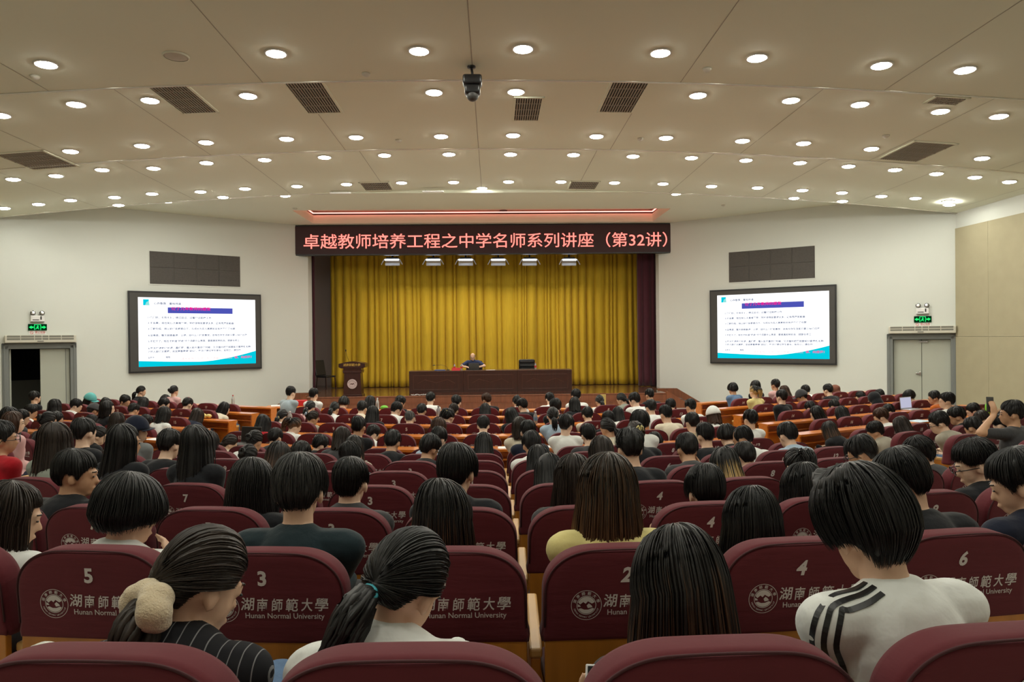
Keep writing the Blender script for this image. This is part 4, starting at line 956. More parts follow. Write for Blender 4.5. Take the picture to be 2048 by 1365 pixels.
# ---- hair: shells of many strand columns flowing from the crown, plus loose locks
def hair(kind, seed=0, nc=84, locks=90, vol=1.0, grain=1.0, lw=1.0, hang=Vector((0, 0, -1)), pole=None):
    q = random.Random(seed * 7 + 3); mb = MB(); UV = []
    a, bb, hh = .078, .095, .112
    P = dict(short=(.012, .022), undercut=(.005, .024), buzz=(.005, .008), bowl=(.020, .024), bob=(.016, .018), long=(.015, .018), pony=(.008, .012), bun=(.009, .012), curly=(.020, .030), quiff=(.018, .032))[kind]
    sv, tv = P[0] * vol, P[1] * vol
    cx0, cy0 = q.uniform(-.015, .015), -.030
    def lim(th):           # polar angle from the crown where the hair leaves the scalp, th: 0 back, pi front
        t = abs(th); 
        if kind in ('short', 'quiff', 'curly'):
            m_ = {'short': 117, 'quiff': 132, 'curly': 116}[kind]; return R_(m_ - (m_ - (100 if kind == 'quiff' else 85)) * min(1, max(0, (t - .72) / .5)) - 17 * min(1, max(0, (t - 1.95) / .55)) + (13 if kind == 'short' else 0) * math.exp(-((t - 1.86) / .13) ** 2))
        if kind in ('undercut', 'buzz'): return R_(116 - 32 * min(1, max(0, (t - .65) / .5)) - 22 * min(1, max(0, (t - 1.9) / .6)) + 11 * math.exp(-((t - 1.86) / .12) ** 2))
        if kind == 'bowl': return R_(116 - 14 * min(1, max(0, (t - .9) / .8)) - 14 * min(1, max(0, (t - 1.9) / .7)))
        if kind in ('pony', 'bun'): return R_(119 - 27 * min(1, max(0, (t - .7) / .6)) - 28 * min(1, max(0, (t - 1.9) / .6)))
        return R_(96 - 30 * min(1, max(0, (t - 2.0) / .5)))
    def drop(th):
        t = abs(th)
        if kind == 'bob': return .105 + .02 * math.cos(t) if t < 2.15 else 0
        if kind == 'long': return (.30 + .05 * math.cos(t) if t < 1.5 else .30 - .12 * (t - 1.5) / .7) if t < 2.2 else 0
        return 0
    nz_ = [q.uniform(-1, 1) for _ in range(64)]
    def noise1(x):
        i = int(math.floor(x)); f = x - i; f = f * f * (3 - 2 * f); return nz_[i % 64] * (1 - f) + nz_[(i + 1) % 64] * f
    def path(th, off, nt=16, ext=0.0, wob=0.0, in_=False):
        pl = lim(th) + ext * .12; dr = drop(th); pts = []
        n1 = nt if dr == 0 else max(6, int(nt * .5))
        for i in range(n1 + 1):
            ph = pl * i / n1; s_ = math.sin(ph); c_ = math.cos(ph)
            ec = max(0, 1 - ph / 1.4)
            thick = tv * max(0, c_) + sv * (1 - max(0, c_))
            edge = 1.0 if dr else (1 - .88 * max(0, (i / n1 - .60) / .40) ** 1.3) if kind not in ('bowl',) else 1 - .25 * max(0, (i / n1 - .8) / .2)
            k = (0 if in_ else thick * edge) + off * min(1, s_ * 1.6)
            x = (a + k) * s_ * math.sin(th) + cx0 * ec; y = -(bb + k) * s_ * math.cos(th) + cy0 * ec - .008; z = (hh + k) * c_
            if z < -.02 and abs(th) < 1.2: y += (-.02 - z) * .46 * math.cos(th); x *= 1 - (-.02 - z) * (4.6 if kind in ('short', 'undercut', 'buzz') else 2.4)
            pts.append(Vector((x, y, z)))
        if dr:
            p = pts[-1].copy(); n2 = nt - n1; L = (dr + ext) 
            for i in range(1, n2 + 1):
                t = i / n2; fl = (.10 if kind == 'long' else .02) * t * t
                back = math.cos(th)
                pts.append(Vector((p.x * (1 + (.22 if kind == 'long' else .05) * math.sin(min(1, t * 1.4) * pi / 2)) , p.y - (.035 * t if back > 0 else -.0) * max(0, back) + (0 if kind != 'bob' else .02 * t * back), p.z)) + hang * (L * t))
        return pts
    NT = 20 if kind in ('long', 'bob') else 15
    if pole is not None:
        Pv = Vector((0, -math.sin(R_(pole)), math.cos(R_(pole)))); E1 = Vector((1, 0, 0)); E2 = Pv.cross(E1); lim0 = lim
        def path(th, off, nt=16, ext=0.0, wob=0.0, in_=False):
            dirs = []
            for k in range(1, 90):
                psi = R_(2 * k); dv = Pv * math.cos(psi) + (E1 * math.sin(th) + E2 * math.cos(th)) * math.sin(psi)
                ph = math.acos(max(-1, min(1, dv.z))); az = math.atan2(dv.x, -dv.y)
                if ph > lim0(az) + .02: break
            pm = R_(2 * max(3, k - 1)); pts = []
            for i in range(nt + 1):
                psi = pm * i / nt; dv = Pv * math.cos(psi) + (E1 * math.sin(th) + E2 * math.cos(th)) * math.sin(psi)
                tk = (sv + (tv - sv) * max(0, dv.z)) * (1 - .95 * max(0, (i / nt - .7) / .3) ** 1.5)
                k2 = (0 if in_ else tk) + off * min(1, i / nt * 3) * (1 - (i / nt) ** 3)
                p = Vector(((a + k2) * dv.x, (bb + k2) * dv.y - .008, (hh + k2) * dv.z))
                if p.z < -.02 and p.y < 0: y_ = (-.02 - p.z); p.y += y_ * .46; p.x *= 1 - y_ * 2.0
                pts.append(p)
            return pts
    cols = []
    for j in range(nc):
        th = -pi + 2 * pi * (j + .5) / nc
        cl = (noise1(j * 24 / nc * grain) * .0030 + noise1(j * 61 / nc + 7) * .0016) * (1 if kind in ('short', 'quiff', 'bowl', 'curly', 'undercut') else .55)
        ex = noise1(j * 37 / nc + 3) * (.045 if kind == 'long' else .03 if kind == 'bob' else .25 if kind not in ('pony', 'bun', 'bowl') else .05)
        pts = path(th, cl, NT, ex)
        if kind in ('short', 'quiff', 'undercut'):
            am = .0055 if kind != 'quiff' else .010
            pts = [p * (1 + am / .11 * noise1(3.1 * math.sin(th) + 11 + 5 * i / NT + seed) * math.sin(i / NT * pi) + am / .16 * noise1(j * 16 / nc + 9 * i / NT) * (i / NT)) for i, p in enumerate(pts)]
        if kind == 'curly': pts = [p * (1 + .05 * math.sin(9 * p.x * 22 + j) * math.sin(p.z * 190 + j * 1.3) + .03 * q.uniform(-1, 1)) for p in pts]
        if kind == 'quiff': pts = [p + Vector((0, .012, .014)) * max(0, p.z - .04) * 14 * (0.6 + .5 * noise1(j * .9)) * (1 if p.y > 0 else .3) * min(1, i / NT * 4) for i, p in enumerate(pts)]
        if abs(th) > 2.4 and kind in ('bowl',): pts = [p + Vector((0, .012, 0)) * (i / NT) for i, p in enumerate(pts)]
        cols.append(pts)
    b0 = 0; inner = [path(-pi + 2 * pi * (j + .5) / nc, -.004, NT, 0, in_=True) for j in range(nc)]
    # build outer surface then turn inside at the hem
    rows = NT + 1
    for j in range(nc):
        for i in range(rows): mb.v.append(tuple(cols[j][i])); UV.append((j / nc, i / NT))
        for i in (rows - 1, int(rows * .7), int(rows * .35)): 
            p = cols[j][i]; r = p.copy(); rr = .80 if drop(-pi + 2 * pi * (j + .5) / nc) else .86
            r = Vector((p.x * rr, p.y * rr, p.z if i == rows - 1 else p.z * .9)); mb.v.append(tuple(r)); UV.append((j / nc, i / NT))
    st = rows + 3
    for j in range(nc):
        k = (j + 1) % nc
        for i in range(st - 1):
            mb.f.append((j * st + i, j * st + i + 1, k * st + i + 1, k * st + i)); mb.m.append(0)
    def lock(pts, r0, u_):
        base = len(mb.v); m_ = 3; n = len(pts)
        for i, p in enumerate(pts):
            t = (pts[min(i + 1, n - 1)] - pts[max(0, i - 1)]).normalized(); x_ = t.cross(Vector((.3, .2, 1))).normalized(); y_ = t.cross(x_)
            rr = r0 * (1 - .85 * (i / (n - 1)) ** 2) * (.12 if i == 0 else 1)
            for k in range(m_): an = 2 * pi * k / m_; mb.v.append(tuple(p + (x_ * math.cos(an) + y_ * math.sin(an)) * rr)); UV.append((u_, i / (n - 1)))
        for i in range(n - 1):
            for k in range(m_): mb.f.append((base + i * m_ + k, base + i * m_ + (k + 1) % m_, base + (i + 1) * m_ + (k + 1) % m_, base + (i + 1) * m_ + k)); mb.m.append(0)
    for l in range(locks):
        th = q.uniform(-pi, pi); e = q.uniform(0, .06) if kind in ('long', 'bob') else q.uniform(0, .7)
        if kind in ('pony', 'bun'): e *= .15
        pts = path(th, q.uniform(-.002, .006 if kind in ('pony', 'bun') else .010), NT, e); s0 = q.randrange(0, NT // 2)
        w1, w2 = q.uniform(-.25, .25), q.uniform(0, 6); 
        pts = [p + Vector((math.sin(w2 + i * .5), math.cos(w2 + i * .4), .3 * math.sin(i + w2))) * (.0035 if kind != 'curly' else .010) * (i / NT) for i, p in enumerate(pts[s0:])]
        lock(pts, q.uniform(.0016, .0034) * lw, q.random())
    def tail(pts, r, n=42, fray=.02):
        pts = [Vector(p) for p in pts]
        for l in range(n):
            an = q.uniform(0, 2 * pi); rr = math.sqrt(q.random()); cut = q.uniform(.78, 1.0); out = []
            for i in range(12):
                s_ = i / 11 * cut * (len(pts) - 1); k = min(len(pts) - 2, int(s_)); f = s_ - k; p = pts[k] * (1 - f) + pts[k + 1] * f
                t = (pts[k + 1] - pts[k]).normalized(); x_ = t.cross(Vector((.1, 1, .2))).normalized(); y_ = t.cross(x_)
                v = i / 11; w_ = r * (.55 + 1.1 * math.sin(min(1, v * 1.25) * pi * .8) ) * rr
                out.append(p + (x_ * math.cos(an + v) + y_ * math.sin(an + v)) * w_ + Vector((q.uniform(-1, 1), q.uniform(-1, 1), 0)) * fray * v * .3)
            lock(out, r * .36, q.random())
    return mb, UV, tail, lock, q
def hair_obj_mesh(mb, UV, name='hair'):
    me = bpy.data.meshes.new(name); me.from_pydata(mb.v, [], mb.f); me.update()
    me.polygons.foreach_set('use_smooth', [True] * len(me.polygons))
    uvl = me.uv_layers.new(name='strand'); li = np.zeros(len(me.loops), dtype=np.int32); me.loops.foreach_get('vertex_index', li)
    arr = np.array(UV, dtype=np.float32)[li].ravel(); uvl.data.foreach_set('uv', arr)
    bm = bmesh.new(); bm.from_mesh(me); bmesh.ops.recalc_face_normals(bm, faces=bm.faces[:]); bm.to_mesh(me); bm.free()
    return me
_hc = {}
def hair_mesh(code, seed=0, fine=False, rinv=None):
    """code -> (mesh, extra part list [(name, mesh builder, material)])"""
    key = (code, seed, fine)
    if rinv is None and key in _hc: return _hc[key]
    nc, lk = (200, 650) if fine else (72, 80); ex = []
    base = {'s': 'short', 'u': 'undercut', 'z': 'buzz', 'w': 'bowl', 'b': 'bob', 'l': 'long', 'p': 'pony', 'P': 'pony', 'n': 'bun', 'k': 'bun', 'c': 'curly', 'q': 'quiff', 'T': 'long', 'N': 'bob', 'W': 'bob', 'G': 'short', 'S': 'pony'}[code]
    mb, UV, tail, lock, q = hair(base, seed, nc, lk, lw=1.0 if fine else 1.5, pole={'p': 98, 'S': 100, 'P': 52, 'n': 78, 'k': 70}.get(code), hang=(rinv @ Vector((0, .10, -1))).lerp(Vector((0, 0, -1)), .35).normalized() if rinv is not None else Vector((0, 0, -1)))
    if code == 'p': tail([(0, -.095, -.045), (0, -.125, -.06), (.004, -.135, -.12), (0, -.13, -.20), (-.006, -.12, -.26)], .024, 130 if fine else 40)
    if code == 'P': tail([(0, -.085, .065), (0, -.13, .075), (.004, -.155, .02), (0, -.155, -.06), (-.006, -.14, -.15)], .026, 80 if fine else 40)
    if code == 'S':
        k0 = Vector((.03, -.088, -.060)); g = (lambda v: rinv @ Vector(v)) if rinv is not None else Vector
        tail([k0, k0 + Vector((0, -.028, -.02)), k0 + Vector((0, -.035, -.02)) + g((0, -.03, -.06)), k0 + Vector((0, -.035, -.02)) + g((.005, -.045, -.14)), k0 + Vector((0, -.03, -.02)) + g((.01, -.05, -.24))], .026, 170)
    if code in ('n', 'k'):
        z0 = .02 if code == 'n' else .035
        for l in range(46):
            an = q.uniform(0, 2 * pi); r = q.uniform(.012, .034); pts = []
            for i in range(10): t = an + i * .45; pts.append(Vector((r * math.cos(t) * (1 if code == 'n' else .8), -.118 - .018 * math.sin(i * .35) - q.uniform(0, .006), z0 + r * math.sin(t) * (1 if code == 'n' else 1.5))))
            lock(pts, .010, q.random())
    me = hair_obj_mesh(mb, UV)
    if rinv is None: _hc[key] = me
    return me
# worn things built once: (mesh, material) in head coordinates
def cap_mesh():
    mb = MB(); rings = []
    for i in range(9):
        ph = R_(4 + 84 * i / 8); rings.append([(.107 * math.sin(ph) * math.cos(2 * pi * j / 28), -.012 + .128 * math.sin(ph) * math.sin(2 * pi * j / 28), .01 + .145 * math.cos(ph)) for j in range(28)])
    rings.append([(x * .96, -.012 + (y + .012) * .96, z) for x, y, z in rings[-1]]); mb.loft(rings, cap=False)
    mb.add([(0, -.012, .1555)] + rings[0], [(0, 1 + j, 1 + (j + 1) % 28) for j in range(28)])
    b1 = [(.095 * math.cos(a) , .085 + .085 * max(0, math.sin(a)), .022 - .012 * abs(math.cos(a))) for a in [pi * k / 12 for k in range(13)]]
    mb.add(b1 + [(x, y, z + .005) for x, y, z in b1], [tuple(range(13)), tuple(range(13, 26))[::-1]] + [(k, (k + 1) % 13, (k + 1) % 13 + 13, k + 13) for k in range(13)])
    return mb.mesh('cap')
ME['cap'] = cap_mesh()
mb = MB(); mb.ell((0, -.02, .03), (.112, .125, .125), None, 20); mb.ell((0, -.05, -.09), (.11, .10, .14), None, 18); ME['hoodworn'] = remesh(mb, .012, 6, 'hood')
mb = MB(); mb.ell((0, -.015, .04), (.105, .12, .11), None, 18); mb.ell((0, -.10, .05), (.05, .05, .05)); mb.ell((0, -.03, -.06), (.09, .09, .08)); ME['scarf'] = remesh(mb, .011, 5, 'head_scarf')
mb = MB()
for sx in (-1, 1):
    mb.tube([(sx * .034 + .026 * math.cos(t), .112, -.006 + .020 * math.sin(t)) for t in [2 * pi * k / 14 for k in range(15)]], .0024, 5)
    mb.tube([(sx * .060, .111, .0), (sx * .078, .06, -.004), (sx * .083, .0, -.006), (sx * .083, -.012, -.022)], .0026, 5)
mb.tube([(-.009, .113, .0), (.009, .113, .0)], .0024, 5); ME['glasses'] = mb.mesh('glasses'); ME['glasses'].materials.append(m_black)
mb = MB(); mb.tube([(.024 * math.cos(t), -.118 + .008 * math.sin(t), -.052 + .024 * math.sin(t)) for t in [2 * pi * k / 12 for k in range(13)]], .007, 6); ME['band_low'] = mb.mesh('hair_tie')
mb = MB(); mb.tube([(.024 * math.cos(t), -.112, .070 + .024 * math.sin(t)) for t in [2 * pi * k / 12 for k in range(13)]], .007, 6); ME['band_high'] = mb.mesh('hair_tie')
mb = MB()
for sx in (-1, 1):
    mb.tube([(sx * .012, -.150, .06), (sx * .03, -.148, .045), (sx * .026, -.15, .015)], .006, 5)
    for k in range(3): mb.tube([(sx * .012, -.150, .06 - .012 * k), (sx * .004, -.154, .03 - .008 * k)], .004, 4)
ME['claw'] = mb.mesh('hair_claw')
mb = MB()
for sx in (-1, 1): mb.ell((sx * .033, .0845, -.004), (.012, .0055, .0042), None, 10); mb.cap((sx * .018, .0905, .019), (sx * .047, .078, .021), .0034, .0026, 6)
ME['eyes'] = mb.mesh('eyes'); ME['eyes'].materials.append(m_black)
def setmat(o, m):
    if len(o.data.materials) == 0: o.data.materials.append(m)
    o.material_slots[0].link = 'OBJECT'; o.material_slots[0].material = m
def dress(name_mats, fig, hcode, hm, shirt_m, skin, seed, fine=False, trouser=None, glasses=False, band=None, capcol=None, eyes=False):
    o = put('person', fig['body']); setmat(o, skin)
    s_ = put('shirt', fig['shirt'], None, o); setmat(s_, shirt_m)
    if fig['trousers']: t_ = put('trousers', fig['trousers'], None, o); setmat(t_, trouser or m_trouser)
    if hcode:
        if hcode in ('H', 'R'):
            h_ = put({'H': 'hood', 'R': 'head_scarf'}[hcode], ME[{'H': 'hoodworn', 'R': 'scarf'}[hcode]], None, o); setmat(h_, hm)
        else:
            h_ = put('hair', hair_mesh(hcode, seed, fine, fig['head'].to_3x3().inverted() if fine and hcode in 'lbS' else None), None, o); setmat(h_, hm)
        h_.matrix_local = fig['head']
        if hcode in ('T', 'N', 'W', 'G'):
            c_ = put('cap', ME['cap'], None, o); setmat(c_, capcol); c_.matrix_local = fig['head']
        if band is not None and hcode in ('p', 'P', 'k'):
            b_ = put({'p': 'hair_tie', 'P': 'hair_tie', 'k': 'hair_claw'}[hcode], ME[{'p': 'band_low', 'P': 'band_high', 'k': 'claw'}[hcode]], None, h_); setmat(b_, band)
    if eyes: g = put('eyes', ME['eyes'], None, o); g.matrix_local = fig['head']
    if glasses: g = put('glasses', ME['glasses'], None, o); g.matrix_local = fig['head']
    return o
_fig = {}
ARMS = {0: ('lap', 'lap'), 1: ('lap', 'lap'), 2: ('lap', 'cheek'), 3: ('chin', 'lap'), 4: ('phone', 'phone'), 5: ('up', 'lap')}
def template(lv, yaw, arms, wom, sl, side):
    key = (lv, yaw, ARMS[arms], wom, sl, side)
    if key not in _fig:
        lean, pitch, tl = LVL[lv]
        _fig[key] = figure(lean, yaw, pitch, q_roll.get(yaw, 0), ARMS[arms], .150 if wom else .158, sl, female=bool(wom), vox=.013, tl=tl, side=side)
    return _fig[key]
def seat_pose(row, s, H, sc=1.0):
    p, ph = arc(row, s); p = p + Vector((0, 0, .412 * (1 - sc)))      # scaled about the cushion, so the hips stay on it
    return p, ph, p + Matrix.Rotation(ph, 3, 'Z') @ (H * sc)
def sit(o, row, s, sc=1.0):
    p, ph, W = seat_pose(row, s, Vector((0, 0, 1)), sc); o.location = p; o.rotation_euler = (0, 0, ph); o.scale = (sc, sc, sc)
def fit_seated(row, s, px, py, lean, yaw, pitch, hroll, neckl):
    """sideways lean and slump that bring the head to px, py for somebody on that very seat"""
    side, tl = 0.0, .40
    for _ in range(6):
        lo, hi = -20.0, 20.0
        for _i in range(20):
            m_ = (lo + hi) / 2; x, y, z = proj(seat_pose(row, s, head_pos(lean, yaw, pitch, hroll, neckl, tl, m_))[2])
            if x < px: lo = m_
            else: hi = m_
        side = lo; lo, hi = .215, .52
        for _i in range(20):
            m_ = (lo + hi) / 2; x, y, z = proj(seat_pose(row, s, head_pos(lean, yaw, pitch, hroll, neckl, m_, side))[2])
            if y > py: lo = m_
            else: hi = m_
        tl = lo
    x, y, z = proj(seat_pose(row, s, head_pos(lean, yaw, pitch, hroll, neckl, tl, side))[2])
    return side, tl, math.hypot(x - px, y - py)
SIDES = (-10, -5, 0, 5, 10)
q_roll = {0: 0, 35: 5, -35: -5, 70: 4, -70: -4}
def place(o, fig, row, px, py, smin=.90, smax=1.09, fixscale=None):
    """seat the person on the row so the head shows at px, py"""
    H = fig['head'].translation; sc = 1.0
    for _ in range(4):
        lo, hi = -12.0, 12.0
        for _i in range(44):
            m_ = (lo + hi) / 2; p, ph = arc(row, m_); W = p + Matrix.Rotation(ph, 3, 'Z') @ (H * sc)
            x, y, z = proj(W)
            if z < .1 or x < px: lo = m_
            else: hi = m_
        r = ray(px, py); k = (W - CAM).dot(Fv) / r.dot(Fv); want = (CAM + r * k).z - p.z
        sc = fixscale or max(smin, min(smax, want / H.z))
    o.location = p; o.rotation_euler = (0, 0, ph); o.scale = (sc, sc, sc)
    return lo, want
def solve_s(row, px, hy, hz):
    lo, hi = -12.5, 12.5
    for _i in range(40):
        m_ = (lo + hi) / 2; p, ph = arc(row, m_); W = p + Matrix.Rotation(ph, 3, 'Z') @ Vector((0, hy, hz)); x, y, z = proj(W)
        if z < .1 or x < px: lo = m_
        else: hi = m_
    return lo, y, p
def head_pos(lean, yaw, pitch, hroll, neckl, tl=.475, side=0.0):
    la = R_(lean); u = Vector((math.sin(R_(side)), math.sin(la), math.cos(la))).normalized(); f = Vector((0, math.cos(la), -math.sin(la)))
    Rh = Matrix.Rotation(-R_(yaw), 3, 'Z') @ Matrix.Rotation(-R_(pitch), 3, 'X') @ Matrix.Rotation(R_(hroll), 3, 'Y')
    return Vector((0, .29, .535)) + u * tl + f * .01 + (u * .8 + Vector((0, 0, .35)) + f * .12).normalized() * .066 * neckl + Rh @ Vector((0, .018, .098))
def fit_tl(row, px, py, lean, yaw, pitch, hroll, neckl):
    """how far the spine is slumped for the head to show at that height"""
    lo, hi = .26, .52
    for _ in range(18):
        m_ = (lo + hi) / 2; H = head_pos(lean, yaw, pitch, hroll, neckl, m_); s, y, p = solve_s(row, px, H.y, H.z)
        if y > py: lo = m_
        else: hi = m_
    return lo
def need_level(row, px, py):
    """which of the four leans suits the height the head has in the picture"""
    best = None
    for lv, (hz, hy) in enumerate(LEV):
        lo, hi = -12.0, 12.0
        for _i in range(40):
            m_ = (lo + hi) / 2; p, ph = arc(row, m_); W = p + Matrix.Rotation(ph, 3, 'Z') @ Vector((0, hy, hz)); x, y, z = proj(W)
            if z < .1 or x < px: lo = m_
            else: hi = m_
        d = abs(y - py) / (FPX / z)
        if best is None or d < best[0] - .004: best = (d, lv, y - py)
    return best[1]
LVL = ((2, 4, .475), (13, 10, .455), (22, 16, .41), (32, 22, .35), (36, 25, .28))
LEV = []
for lean, pitch, tl in LVL: H = head_pos(lean, 0, pitch, 0, 1.0, tl); LEV.append((H.z, H.y))
